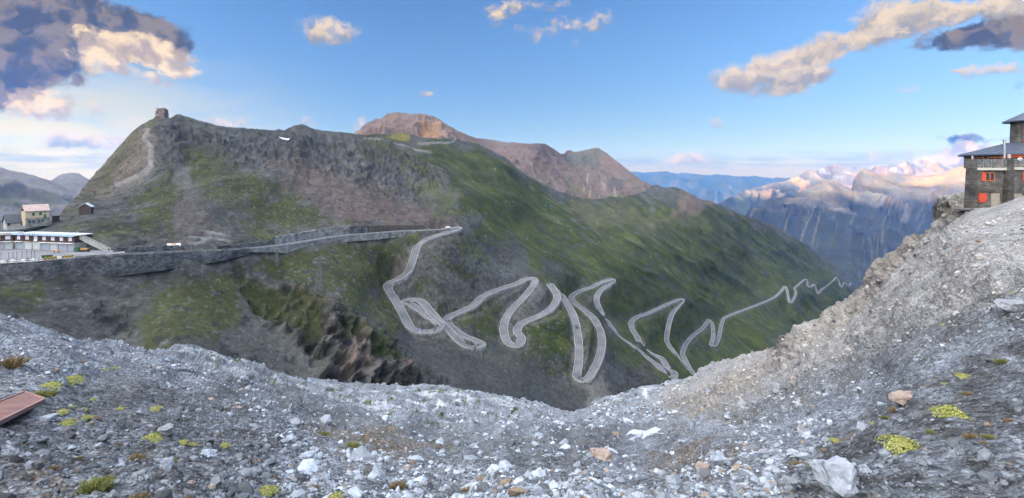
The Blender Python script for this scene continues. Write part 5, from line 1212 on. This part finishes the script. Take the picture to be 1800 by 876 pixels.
for dy in (0,):
    ring(m, 3.7, 3.55, zE + 1.6, 9.0)
m.build('tower_wall', M_HUT, e)
m = MB(); ring(m, 4.7, 4.7, 8.75, 8.95); ring(m, 4.7, .2, 8.95, 11.4); ring(m, 4.7, 3.4, 8.75, 8.9); m.build('tower_roof', M_MROOF, e)
for t0, t1, z0, z1 in ((196, 222, 6.6, 8.3), (250, 280, 6.6, 8.3), (192, 215, 3.9, 5.4), (245, 275, 3.9, 5.4)):
    w = curved_panel('window', t0, t1, z0, z1, 3.66, M_ORED); curved_panel('pane', t0 + 4, t1 - 4, z0 + .2, z1 - .2, 3.725, M_RWIN, w)
m = MB(); m.tube(np.array([RC[0] - 4.1, RC[1] - 1, 8.8]) - O, np.array([RC[0] - 3.8, RC[1] - 1, zE + 1.9]) - O, .07, 8); m.build('downpipe', M_DARK, e)
# tables and chairs on the terrace
def terrace_table(x, y):
    t = empty('table', (x, y, zs_t)); tag(t, 'small dark table on the hut terrace behind the glass railing', 'table', 'dark tables on the terrace')
    MB().box((0, 0, .74), (1.2, .75, .05)).build('tabletop', M_DARK, t)
    for sx in (-.52, .52):
        for sy in (-.3, .3): MB().box((sx, sy, .357), (.05, .05, .712)).build('leg', M_DARK, t)
    return t
def terrace_chair(x, y, rz):
    t = empty('chair', (x, y, zs_t), rz); tag(t, 'dark chair on the hut terrace behind the glass railing', 'chair', 'dark chairs on the terrace')
    MB().box((0, 0, .45), (.45, .45, .04)).build('seat', M_DARK, t); MB().box((0, .22, .72), (.45, .04, .46)).build('backrest', M_DARK, t)
    for sx in (-.2, .2):
        for sy in (-.2, .18): MB().box((sx, sy, .214), (.035, .035, .428)).build('leg', M_DARK, t)
    return t
tb = terrace_table(hx(1738, 79.9), 79.9); ch = terrace_chair(hx(1730.5, 79.9), 79.9, pi / 2)
for px in (1755,): o = copy_tree(tb); o.location.x = hx(px, 79.9)
for px, rz in ((1745, -pi / 2), (1748, pi / 2), (1762, -pi / 2), (1738, 0)):
    o = copy_tree(ch); o.location = (hx(px, 79.9), 79.9 + (.6 if rz == 0 else 0), zs_t); o.rotation_euler = (0, 0, rz)
o = copy_tree(tb); o.location = (hx(1784, 80.2), 80.6, zs_t + .06)
person((hx(1793, 79.7), 79.7, zs_t + .062), radians(-35), 'person in white shirt and dark trousers standing on the hut terrace', M_SHIRT, M_TROU, arm='fwd')
# ================================================================ NEAR THINGS: PLATE, SNOW, BOULDERS, PLANTS
M_RUST = simple_mat('rusty_red_metal', (.27, .165, .15), .75, .2, 3, .004, 30)
A, B_, D_ = f_at(79, 707), f_at(43, 688), f_at(-10, 756)
u_ = B_ - A; v_ = D_ - A; n_ = np.cross(v_, u_); n_ /= np.linalg.norm(n_); n_ *= np.sign(n_[2])
lu = np.linalg.norm(u_); u_ /= lu; lv = np.linalg.norm(v_); v_ /= lv; lv *= 1.25
e = empty('metal_plate', A + n_ * .05); tag(e, 'rusty red brown patterned metal plate lying on the gravel at the left edge', 'metal plate')
def loc_(a, b, c): return tuple(u_ * a + v_ * b + n_ * c)
def pbox(m, a0, a1, b0, b1, c0, c1):
    vs = [loc_(a, b, c) for c in (c0, c1) for a, b in ((a0, b0), (a1, b0), (a1, b1), (a0, b1))]
    m.add(vs, [(3,2,1,0),(4,5,6,7),(0,1,5,4),(1,2,6,5),(2,3,7,6),(3,0,4,7)])
m = MB(); pbox(m, 0, lu, 0, lv, -.045, 0); m.build('plate', M_RUST, e)
m = MB(); t = .055
for r in ((0, lu, 0, t), (0, lu, lv - t, lv), (0, t, t, lv - t), (lu - t, lu, t, lv - t)): pbox(m, *r, .002, .022)
m.build('rim', M_RUST, e)
m = MB(); s = lu / 13
for i in range(int((lu - 2 * t) / s)):
    for j in range(int((lv - 2 * t) / s)):
        a0, b0 = t + .02 + i * s, t + .03 + j * s; pbox(m, a0 + .012, a0 + s - .018, b0 + .012, b0 + s - .018, .002, .013)
m.build('tread', M_RUST, e)

M_SNOW = simple_mat('old_snow', (.48, .51, .56), .8, .16, 1.4, .05, 3)
def snow(pts, label, at=f_at, lift=.12, n=None):
    P_ = [at(x, y) for x, y in pts]; c = np.mean(P_, 0); e = MB(); k = len(P_)
    vs = [tuple(p - c + np.array([0, -.15, lift]) * (1.0)) for p in P_] + [tuple((p - c) * 1.08 - np.array([0, 0, .5])) for p in P_] + [(0, 0, lift * 1.6)]
    e.add(vs, [(i, (i + 1) % k, 2 * k) for i in range(k)] + [(i, k + i, k + (i + 1) % k, (i + 1) % k) for i in range(k)])
    o = e.build('snow_patch', M_SNOW, smooth=False); o.location = tuple(c); tag(o, label, 'snow', 'leftover snow patches')
snow([(1098,770),(1106,767),(1114,766.5),(1122,763),(1133,762),(1144,759),(1156,759),(1168,756.5),(1164,761),(1154,764),(1149,768),(1140,770),(1132,775),(1124,776),(1116,780),(1105,780.5),(1112,775),(1107,772)], 'largest white snow patch in the middle of the scree bowl', lift=.12)
snow([(1058,789),(1070,786),(1088,786),(1084,789),(1066,791)], 'small sliver of snow just below left of the largest snow patch', lift=.15)
snow([(1320,735),(1335,731),(1352,727),(1358,729),(1342,734),(1328,737)], 'thin snow strip under the rocks right of the bowl', lift=.15)
snow([(491,242.5),(500,243),(515,245.5),(512,246.3),(498,244.6)], 'narrow snow strip high under the summit ridge', at=m1_at, lift=.5)

BIGV = [rock_variant(300 + k, 4, 30, .85) for k in range(6)]
def rock_mesh(k, name='boulder'):
    V, Fc = BIGV[k]; V = V + (fbm(V[:, 0] * 1.6, V[:, 1] * 1.6, V[:, 2] * 1.6, 3, k + 40)[:, None]) * V * .30 + (ridged(V[:, 0] * 4, V[:, 1] * 4, V[:, 2] * 4, 4, k)[:, None] - .3) * V * .16
    return np_mesh(name, V, Fc, smooth=False)
def stone_mat(name, c, c2, sc=1.6):
    m, nt, b = nodes_of(name); N, L = nt.nodes.new, nt.links.new; b.inputs['Roughness'].default_value = .9; b.inputs['Specular IOR Level'].default_value = .2
    tc = N('ShaderNodeTexCoord'); nz = N('ShaderNodeTexNoise'); nz.inputs['Scale'].default_value = sc; nz.inputs['Detail'].default_value = 8; nz.inputs['Roughness'].default_value = .68; nz.inputs['Distortion'].default_value = .8
    L(tc.outputs['Object'], nz.inputs['Vector']); r = N('ShaderNodeValToRGB'); r.color_ramp.elements[0].position = .36; r.color_ramp.elements[1].position = .62
    r.color_ramp.elements[0].color = (*c2, 1); r.color_ramp.elements[1].color = (*c, 1); L(nz.outputs[0], r.inputs[0]); L(r.outputs[0], b.inputs['Base Color'])
    n2 = N('ShaderNodeTexNoise'); n2.inputs['Scale'].default_value = 5; n2.inputs['Detail'].default_value = 8; n2.inputs['Roughness'].default_value = .7; L(tc.outputs['Object'], n2.inputs['Vector'])
    bp = N('ShaderNodeBump'); bp.inputs['Distance'].default_value = .015; L(n2.outputs[0], bp.inputs['Height']); L(bp.outputs[0], b.inputs['Normal']); return m
SM = {'pale': stone_mat('pale_blue_grey_rock', (.38, .43, .50), (.18, .21, .26)), 'grey': stone_mat('grey_rock', (.28, .30, .33), (.15, .16, .18)), 'pink': stone_mat('pinkish_rock', (.36, .29, .255), (.21, .165, .145)),
      'tan': stone_mat('tan_rock', (.27, .225, .175), (.16, .13, .10)), 'dark': stone_mat('dark_rock', (.18, .19, .21), (.09, .095, .105)), 'white': stone_mat('whitish_rock', (.36, .40, .46), (.18, .205, .25))}
RM = {}
def boulder(px, py, wpx, hpx, kind, label, var, rz=0., group=None, name='boulder', sink=.25):
    p = f_at(px, py); Y = p[1]; w, h = wpx / F0 * Y / 2, hpx / F0 * Y / 2
    key = (var, kind)
    if key not in RM: me = rock_mesh(var); me.materials.append(SM[kind]); RM[key] = me
    o = bpy.data.objects.new(name, RM[key]); COL.objects.link(o); o.location = tuple(p + [0, 0, h * (1 - 2 * sink)])
    o.scale = (w, (w + h) / 2, h * 1.05); o.rotation_euler = (0, 0, 0 if rz == 0 else rz); tag(o, label, 'rock', group)
    return o
for a in [
 (1474,864,104,84,'white','largest pale blue grey boulder at the bottom right, cracked face',4), (1518,828,30,26,'pale','small pale block touching the right side of the largest boulder',1), (1390,860,28,26,'grey','rounded grey stone left of the largest bottom boulder',2),
 (1580,705,52,30,'pink','pinkish flat boulder above the yellow cushion plants at right',3), (1372,708,34,26,'grey','grey rock at the top of the pale stone pile',4), (1408,757,36,26,'grey','squat grey brown rock on dark gravel near the bottom right',5),
 (1258,800,46,32,'pale','angular pale boulder on the rubble heap in the lower centre right',1), (1232,822,24,22,'pink','pale pinkish stone beside the angular boulder in the rubble heap',2), (508,733,17,24,'white','upright white blade of rock standing alone on the scree at left centre',4),
 (500,740,6,6,'grey','tiny grey stone at the foot of the upright white blade of rock',0), (540,800,40,18,'pale','pale tilted slab with a dark edge in the lower left centre',3), (525,785,26,20,'grey','grey block just above the tilted slab with a dark edge',5),
 (366,797,48,24,'pale','broad pale boulder on the lower left rubble, left of the stone field',1), (292,825,34,34,'pale','blue grey boulder standing near the bottom left',0), (298,748,36,22,'grey','grey boulder behind the brightest yellow cushion at left',2),
 (86,735,36,16,'pale','flat pale rock right of the rusty metal plate',3), (127,620,22,10,'tan','tan flat stone on the left ridge crest',4), (30,600,30,14,'grey','grey rock on the slope just below the left ridge crest',5),
 (446,848,22,22,'grey','dark grey angular stone at the bottom, left of the yellow flowers',1), (940,865,44,26,'pale','long pale block at the bottom centre',0), (885,846,30,20,'tan','tan brown stone at the bottom centre',3),
 (1060,812,70,26,'pink','row of weathered pinkish rock on the far edge of the near rubble',4), (1780,553,44,30,'grey','dark rounded outcrop rock at the right edge',2), (1400,676,50,40,'pink','leaning pale pinkish slab on the right slope',5),
 (740,724,84,34,'white','broad whitish bedrock slab crossed by cracks in the middle of the far scree',0), (796,732,70,28,'white','second whitish bedrock slab, right of the cracked one',3), (680,718,50,26,'pale','pale sloping slab left of the cracked bedrock slab',1),
 (836,772,26,14,'dark','dark block on the fine scree below the cracked slabs',2), (470,722,24,14,'grey','grey boulder on the shelf left of the upright white blade',4), (1300,778,40,22,'pale','pale flat boulder on the edge of the right rubble field',1)]:
    boulder(*a, sink=.22)
r = np.random.default_rng(77); cnt = 0
STL = {'pale': 'pale blue grey stone among the rubble of the near slope', 'grey': 'mid grey stone among the rubble of the near slope', 'pink': 'pinkish stone among the rubble of the near slope', 'tan': 'tan brown stone among the rubble of the near slope', 'dark': 'dark stone among the rubble of the near slope'}
while cnt < 240:
    px = r.uniform(-10, 1810); py = r.uniform(640, 880)
    if py < F_TOP(px) + 40 or (px < 100 and 675 < py < 770): continue
    dd = dens(np.array([px]), np.array([py]))[0]
    if r.uniform() > dd * (.3 + .7 * (py - 640) / 240): continue
    kd = r.choice(['pale', 'grey', 'pink', 'tan', 'dark'], p=[.5, .28, .07, .07, .08]); w = r.uniform(10, 19) * (.6 + .7 * (py - 640) / 240)
    o = boulder(px, py, w, w * r.uniform(.55, .85), kd, STL[kd], int(r.integers(0, 6)), r.uniform(0, 6.28), kd + ' stones in the rubble', 'stone', .3); cnt += 1

# cushion plants
M_FLOW = simple_mat('pale_yellow_petals', (.58, .55, .30), .7, .1, 5)
M_CUSH, nt_, b_ = nodes_of('yellow_green_leaves'); oi = nt_.nodes.new('ShaderNodeTexCoord'); nz = nt_.nodes.new('ShaderNodeTexNoise'); nz.inputs['Scale'].default_value = 14; nt_.links.new(oi.outputs['Object'], nz.inputs['Vector'])
rp = nt_.nodes.new('ShaderNodeValToRGB'); rp.color_ramp.elements[0].position = .35; rp.color_ramp.elements[0].color = (.085, .105, .025, 1); rp.color_ramp.elements[1].position = .62; rp.color_ramp.elements[1].color = (.40, .40, .10, 1)
nt_.links.new(nz.outputs[0], rp.inputs[0]); nt_.links.new(rp.outputs[0], b_.inputs['Base Color']); b_.inputs['Roughness'].default_value = .7
M_DRY = simple_mat('dry_grass', (.17, .125, .065), .8, .35, 6); M_MOSSY = simple_mat('olive_grass', (.14, .15, .04), .8, .35, 6)
def leaf_dome(seed, n, size, hh, spike=0.):
    r = np.random.default_rng(seed); V, Fc = [], []
    for k in range(n):
        t, q = r.uniform(0, 2 * pi), r.uniform(0, 1) ** .5; x, y = q * cos(t), q * sin(t); rr = 1 + .22 * sin(3 * t + seed) + .14 * sin(7 * t + 2 * seed) + .1 * r.normal(); x *= rr; y *= rr
        z = hh * sqrt(max(0, 1 - q * q * .9)) * r.uniform(.75, 1.1); c = np.array([x, y, z]); nrm = np.array([x * .8, y * .8, .8 + r.normal() * .2]) + r.normal(size=3) * .35; nrm /= np.linalg.norm(nrm)
        a = np.cross(nrm, r.normal(size=3)); a /= np.linalg.norm(a) + 1e-9; b = np.cross(nrm, a); s = size * r.uniform(.6, 1.3)
        if spike: a, b = a * s * .16, nrm * s * spike; V += [c - a - b * .4, c + a - b * .4, c + b]; Fc.append((len(V) - 3, len(V) - 2, len(V) - 1))
        else:
            b0 = len(V); V += [c - a * s, c + b * s * .6, c + a * s + nrm * s * .5, c - b * s * .6]; Fc += [(b0, b0 + 1, b0 + 2), (b0, b0 + 2, b0 + 3)]
    return np.array(V), np.array(Fc)
CUSHM = []
for k in range(3):
    v1, f1 = leaf_dome(800 + k, 1100, .085, .75); v2, f2 = leaf_dome(820 + k, 80, .05, .79); m_ = np_mesh('cushion_plant', np.concatenate([v1, v2 + [0, 0, .03]]), np.concatenate([f1, f2 + len(v1)]), smooth=False)
    m_.materials.append(M_CUSH); m_.materials.append(M_FLOW); m_.polygons.foreach_set('material_index', np.r_[np.zeros(len(f1), int), np.ones(len(f2), int)]); CUSHM.append(m_)
def cushion(px, py, w, label, k, group=None, h=.55):
    p = f_at(px, py); s = w / F0 * p[1] / 2; n = FN[f_idx(px, py)]
    o = bpy.data.objects.new('cushion_plant', CUSHM[k % 3]); COL.objects.link(o); o.location = tuple(p - [0, 0, s * .05]); o.scale = (s, s * 1.0, s * h * 1.8); o.rotation_euler = (0, 0, k * 1.3)
    tag(o, label, 'plant', group)
for k, (px, py, w, lab) in enumerate([(1583,792,60,'large yellow green cushion plant on dark gravel nearest the largest boulder'), (1668,728,50,'bushy yellow green cushion plant, upper of the two large ones at the right'), (274,755,34,'bright yellow cushion plant beside a grey boulder on the left slope'),
    (135,666,32,'yellow cushion plant highest on the left gravel slope'), (474,858,34,'yellow flowering cushion at the bottom left of centre'), (592,868,34,'yellow flowering cushion at the bottom edge, right of its neighbour'), (121,743,28,'elongated yellow cushion right of the rusty plate')]): cushion(px, py, w, lab, k)
for k, (px, py, w) in enumerate([(95,672,34),(125,714,16),(148,716,16),(108,727,22),(150,735,22),(168,653,18),(173,664,18),(211,718,14),(276,712,22),(330,762,20),(345,765,16),(540,838,26),(660,828,22),(1690,655,26),(1655,393+270,12),(1532,740,12),(1445,812,20),(1472,782,16),(1350,852,18),(1265,762,14),(200,650,14),(400,772,20),(165,700,12),(725,858,18),(1784,512,14),(1660,572,12),(640,770,14),(30,702,12)]):
    cushion(px, py, w, 'small yellow green cushion plant scattered on the near scree', k, 'small cushion plants on the scree', .4)
TUFT = [np_mesh('grass_tuft', *leaf_dome(860 + k, 500, .34, .3, 1.4), smooth=False) for k in range(3)]; TUFT2 = [m_.copy() for m_ in TUFT]
for m_ in TUFT: m_.materials.append(M_DRY)
for m_ in TUFT2: m_.materials.append(M_MOSSY)
for k, (px, py, w) in enumerate([(75,690,38),(15,640,44),(240,800,28),(300,806,20),(210,770,14),(140,800,12),(165,860,50),(240,878,30),(330,868,20),(1640,765,18),(1680,785,16),(1712,776,22),(1740,770,20),(1780,748,18),(1570,716,20),(1560,738,14),(1735,788,14),(1405,808,30),(620,790,30),(700,845,26),(820,852,30),(560,775,26),(1150,822,30),(1200,806,26),(190,840,18),(90,830,16),(250,770,12),(1760,630,22),(1700,690,20),(480,838,18)]):
    p = f_at(px, py); s = w / F0 * p[1] / 2; o = bpy.data.objects.new('grass_tuft', (TUFT if k % 3 else TUFT2)[k % 3]); COL.objects.link(o); o.location = tuple(p - [0, 0, s * .1]); o.scale = (s, s, s * .9); o.rotation_euler = (0, 0, k)
    tag(o, ('dry brownish grass tuft' if k % 3 else 'olive green grass tuft') + ' growing between stones on the near scree', 'grass tuft', ('dry' if k % 3 else 'olive') + ' grass tufts between the stones')
# ================================================================ SKY, SUN, AIR, CAMERA
SUN_AZ, SUN_EL = radians(-104), radians(5.5)     # azimuth from the view axis, towards the left
W = bpy.data.worlds.new('World'); SC.world = W; W.use_nodes = True
nt = W.node_tree; nt.nodes.clear(); N, L = nt.nodes.new, nt.links.new
out = N('ShaderNodeOutputWorld'); bg = N('ShaderNodeBackground'); L(bg.outputs[0], out.inputs[0])
sky = N('ShaderNodeTexSky'); sky.sky_type = 'NISHITA'; sky.sun_disc = False
sky.sun_elevation = SUN_EL; sky.sun_rotation = SUN_AZ; sky.altitude = 2400; sky.air_density = 1.0; sky.dust_density = .8; sky.ozone_density = 1.4
bg.inputs[1].default_value = .15
tc = N('ShaderNodeTexCoord')
def math_(op, a, b=None, c=None, clamp=False):
    m = N('ShaderNodeMath'); m.operation = op; m.use_clamp = clamp
    for k, v in enumerate((a, b, c)):
        if v is None: continue
        if isinstance(v, (int, float)): m.inputs[k].default_value = v
        else: L(v, m.inputs[k])
    return m.outputs[0]
def vmath(op, a, b=None, c=None, scale=None):
    m = N('ShaderNodeVectorMath'); m.operation = op
    for k, v in enumerate((a, b, c)):
        if v is None: continue
        if isinstance(v, tuple): m.inputs[k].default_value = v
        else: L(v, m.inputs[k])
    if scale is not None:
        if isinstance(scale, (int, float)): m.inputs['Scale'].default_value = scale
        else: L(scale, m.inputs['Scale'])
    return m
def mapr(x, a, b, c=0., d=1., smooth=True):
    m = N('ShaderNodeMapRange'); m.interpolation_type = 'SMOOTHSTEP' if smooth else 'LINEAR'
    L(x, m.inputs[0])
    for k, v in enumerate((a, b, c, d)): m.inputs[k + 1].default_value = v
    return m.outputs[0]
def mixc(f, a, b):
    m = N('ShaderNodeMix'); m.data_type = 'RGBA'; L(f, m.inputs[0]) if not isinstance(f, float) else None
    for k, v in ((6, a), (7, b)):
        if isinstance(v, tuple): m.inputs[k].default_value = (*v, 1)
        else: L(v, m.inputs[k])
    return m.outputs[2]
# direction of view as azimuth / elevation in degrees
sp = N('ShaderNodeSeparateXYZ'); L(tc.outputs['Generated'], sp.inputs[0])
az = math_('MULTIPLY', math_('ARCTAN2', sp.outputs[0], sp.outputs[1]), 57.2958)
el = math_('MULTIPLY', math_('ARCSINE', sp.outputs[2]), 57.2958)
ae = N('ShaderNodeCombineXYZ'); L(az, ae.inputs[0]); L(el, ae.inputs[1])
def noise(vec, scale, detail=6, rough=.55, col=False):
    n = N('ShaderNodeTexNoise'); n.inputs['Scale'].default_value = scale; n.inputs['Detail'].default_value = detail; n.inputs['Roughness'].default_value = rough
    L(vec, n.inputs['Vector']); return n.outputs['Color'] if col else n.outputs[0]
w1 = vmath('SUBTRACT', noise(ae.outputs[0], .16, 3, .5, True), (.5, .5, .5)).outputs[0]
w2 = vmath('SUBTRACT', noise(ae.outputs[0], .7, 5, .6, True), (.5, .5, .5)).outputs[0]
q = vmath('MULTIPLY_ADD', w1, (5.0, 3.0, 0), ae.outputs[0]).outputs[0]
q = vmath('MULTIPLY_ADD', w2, (2.0, 1.4, 0), q).outputs[0]
def px2ae(px, py):
    x, z = (px - CX) / F0, (HY - py) / F0
    return math.degrees(atan2(x, 1)), math.degrees(math.asin(z / sqrt(1 + x * x + z * z)))
def cloud_sum(blobs, vec):
    tot = None; hgt = None
    for px, py, rx, ry, w in blobs:
        a, e = px2ae(px, py); a2, _ = px2ae(px + rx, py); _, e2 = px2ae(px, py - ry)
        d = vmath('MULTIPLY', vmath('SUBTRACT', vec, (a, e, 0)).outputs[0], (1 / max(a2 - a, .2), 1 / max(e2 - e, .15), 0)).outputs[0]
        ln = vmath('DOT_PRODUCT', d, d).outputs['Value']
        f = math_('MULTIPLY_ADD', ln, -.5 * w, w, )
        f = math_('MAXIMUM', f, 0.)
        dy = N('ShaderNodeSeparateXYZ'); L(d, dy.inputs[0]); g = math_('MULTIPLY', f, dy.outputs[1])
        tot = f if tot is None else math_('ADD', tot, f); hgt = g if hgt is None else math_('ADD', hgt, g)
    return math_('MINIMUM', tot, 1.25), math_('DIVIDE', hgt, math_('MAXIMUM', tot, .02))
#  warm-lit clouds
LIT = [(110,248,52,16,1.2),(160,254,70,11,1.1),(220,247,50,10,1.0),(580,48,50,22,1.0),(545,62,26,12,.6),(885,14,34,20,.8),(872,38,12,20,.5),(950,4,60,10,.45),(935,58,32,13,.55),(1000,42,46,16,.65),(1055,28,26,16,.5),(1020,72,24,8,.4),
 (1330,140,72,30,1.1),(1285,148,30,18,.7),(1400,110,70,32,1.1),(1390,160,45,14,.6),(1460,78,70,24,1.1),(1440,130,40,12,.6),(1540,60,50,22,.7),(1580,26,76,34,1.2),(1680,14,110,24,1.2),(1790,20,60,34,1.1),(1800,40,60,30,.8),
 (1740,120,55,9,.9),(1690,122,10,5,.4),(1595,152,24,7,.45),(1262,221,15,8,.9),(1205,274,34,11,1.1),(1200,284,26,7,.5),(1250,277,10,3,.4),
 (742,170,11,6,.9),(175,196,18,13,.8),(398,215,28,8,.9),(547,213,12,9,.9),(625,217,14,9,.9),(690,180,14,4,.5),(240,212,8,14,.45),
 (508,113,14,5,.35),(1560,276,22,9,.8),(1600,268,16,14,.6),(340,205,10,5,.5),(590,198,14,4,.35)]
DARKC = [(60,30,150,60,1.3),(180,50,110,40,1.2),(-20,100,110,70,1.4),(90,110,80,45,1.1),(280,62,60,30,1.1),(330,90,30,20,.7),(20,165,60,26,1.0),(200,90,70,24,.8),(-60,40,100,120,1.2),
 (1660,66,60,20,.9),(1740,60,90,26,1.1),(1820,66,60,26,1.0),
 (1690,246,40,8,.8),(1745,252,34,6,.6),(1660,254,26,6,.6),(1800,140,16,6,.5),(140,150,14,10,.6)]
BRIGHT = [(225,80,80,20,1.0),(290,92,60,18,1.0),(180,110,50,22,.8),(320,118,34,14,.7),(265,130,34,12,.5),(70,190,50,26,.8),(30,180,30,14,.4),
 (1690,290,40,26,1.1),(1640,294,36,18,.9),(1700,268,60,14,.7),(1590,296,24,9,.6),(1555,297,20,7,.7),(1498,298,16,7,.8),(1660,272,24,10,.6),(1770,290,60,20,.9)]
fine = noise(q, 1.0, 9, .66); coarse = noise(ae.outputs[0], .35, 6, .55)
def density(blobs, lo=.18, hi=1.2):
    s, hg = cloud_sum(blobs, q)
    s2 = math_('ADD', s, math_('MULTIPLY', math_('SUBTRACT', fine, .5), 2.3))
    s2 = math_('MULTIPLY', s2, mapr(s, 0., .25))
    return mapr(s2, lo, hi), hg
dl, sl = density(LIT); dd, sd = density(DARKC, .16, 1.05); db, sb = density(BRIGHT, .12, .75)
# relief light inside a cloud: the side towards the sun and the top catch it
offs = vmath('ADD', q, (-1.1, .9, 0)).outputs[0]
relief = math_('SUBTRACT', noise(offs, .55, 5, .55), noise(q, .55, 5, .55))
rel = mapr(relief, -.14, .16)
SUNC, MIDC = (2.6, 2.0, 1.2), (1.05, .90, .64)
K = 1.0
lit_col = mixc(mapr(math_('ADD', math_('MULTIPLY_ADD', sl, .42, math_('MULTIPLY', rel, .35)), math_('MULTIPLY', math_('SUBTRACT', fine, .5), 1.3)), -.28, .55), MIDC, SUNC)
dark_col = mixc(mapr(math_('ADD', coarse, math_('MULTIPLY', math_('SUBTRACT', rel, .5), .35)), .28, .66), (.25, .235, .13), (.80, .62, .32))
bri_col = mixc(rel, (1.5, 1.15, .75), (3.0, 2.3, 1.3))
base = sky.outputs[0]
# thin cloud veil low over the far valley, and the glow of the western horizon
veil = math_('MULTIPLY', mapr(math_('ABSOLUTE', math_('SUBTRACT', el, .9)), 0., 1.5, 1., 0.), mapr(noise(vmath('MULTIPLY', ae.outputs[0], (.16, 1.5, 0)).outputs[0], 1.0, 5, .6), .38, .62))
veil = math_('MULTIPLY', veil, .65)
base = vmath('MULTIPLY', base, (.50, .60, .80)).outputs[0]
base = vmath('MULTIPLY', base, mixc(mapr(el, 0., 16.), (.86, .74, .74), (1., 1., 1.))).outputs[0]
glow = math_('MULTIPLY', mapr(az, -16., -44.), math_('MULTIPLY', mapr(el, 13., 1.5), mapr(noise(vmath('MULTIPLY', ae.outputs[0], (.12, .5, 0)).outputs[0], 1.0, 5, .6), .2, .6)))
base = mixc(math_('MULTIPLY', glow, .9), base, (2.75, 2.3, .95))
c = mixc(veil, base, (.95, 1.10, 1.35))
c = mixc(math_('MULTIPLY', dl, .9), c, lit_col)
c = mixc(math_('MULTIPLY', dd, .97), c, dark_col)
c = mixc(math_('MULTIPLY', db, .9), c, bri_col)
# unseen bright cloud layer added overhead and behind to light the terrain
fill_deck = math_('MAXIMUM', mapr(el, 30., 58.), math_('MULTIPLY', mapr(math_('ABSOLUTE', az), 66., 100.), mapr(el, 0., 12.)))
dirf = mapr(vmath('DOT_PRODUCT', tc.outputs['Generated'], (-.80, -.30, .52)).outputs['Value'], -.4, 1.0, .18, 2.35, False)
fill_deck_col = mixc(noise(vmath('MULTIPLY', tc.outputs['Generated'], (3, 3, 5)).outputs[0], 1.0, 5, .6), (3.6, 3.9, 4.4), (9.0, 9.0, 9.2))
fill_deck_col = vmath('SCALE', fill_deck_col, scale=dirf).outputs[0]
fill_deck_col = vmath('MULTIPLY', fill_deck_col, mixc(mapr(az, 20., -100.), (.90, .97, 1.08), (1.06, 1.0, .94))).outputs[0]
c = mixc(fill_deck, c, fill_deck_col)
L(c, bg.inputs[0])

sl_ = bpy.data.lights.new('sun', 'SUN'); sl_.energy = 5.0; sl_.angle = radians(.55); sl_.color = (1, .50, .17)
so = bpy.data.objects.new('sun', sl_); COL.objects.link(so)
from mathutils import Vector
dvec = Vector((sin(SUN_AZ) * cos(SUN_EL), cos(SUN_AZ) * cos(SUN_EL), sin(SUN_EL)))
so.rotation_euler = dvec.to_track_quat('Z', 'Y').to_euler(); so.location = dvec * 500

# the air
HAZE = True
if HAZE:
    hb = MB(); hb.span(-22000, 37000, -13000, 37000, -2601, 1500)
    m = bpy.data.materials.new('haze'); m.use_nodes = True; hn = m.node_tree; hn.nodes.clear()
    ho = hn.nodes.new('ShaderNodeOutputMaterial'); pv = hn.nodes.new('ShaderNodeVolumePrincipled')
    pv.inputs['Color'].default_value = (.03, .22, 1.0, 1); pv.inputs['Density'].default_value = 2.9e-5; pv.inputs['Absorption Color'].default_value = (1, 1, 1, 1); pv.inputs['Anisotropy'].default_value = .25
    hn.links.new(pv.outputs[0], ho.inputs['Volume'])
    tag(hb.build('haze', m), kind='stuff')

cam = bpy.data.cameras.new('camera'); co = bpy.data.objects.new('camera', cam); COL.objects.link(co)
cam.sensor_width = 36; cam.lens = 36 * F0 / 1800; cam.shift_y = (HY - 438) / 1800.0; cam.clip_start = .1; cam.clip_end = 120000
co.location = (0, 0, 0); co.rotation_euler = (radians(90), 0, 0); SC.camera = co
vs = SC.view_settings; vs.view_transform = 'Standard'; vs.look = 'None'; vs.gamma = 1; vs.use_curve_mapping = False; vs.exposure = EXPOSURE
SC.render.engine = 'CYCLES'; cy = SC.cycles; cy.max_bounces = 5; cy.diffuse_bounces = 2; cy.glossy_bounces = 2; cy.volume_bounces = 1
cy.use_denoising = True
cy.denoising_prefilter = 'FAST'
try: cy.denoiser = 'OPENIMAGEDENOISE'
except Exception: pass
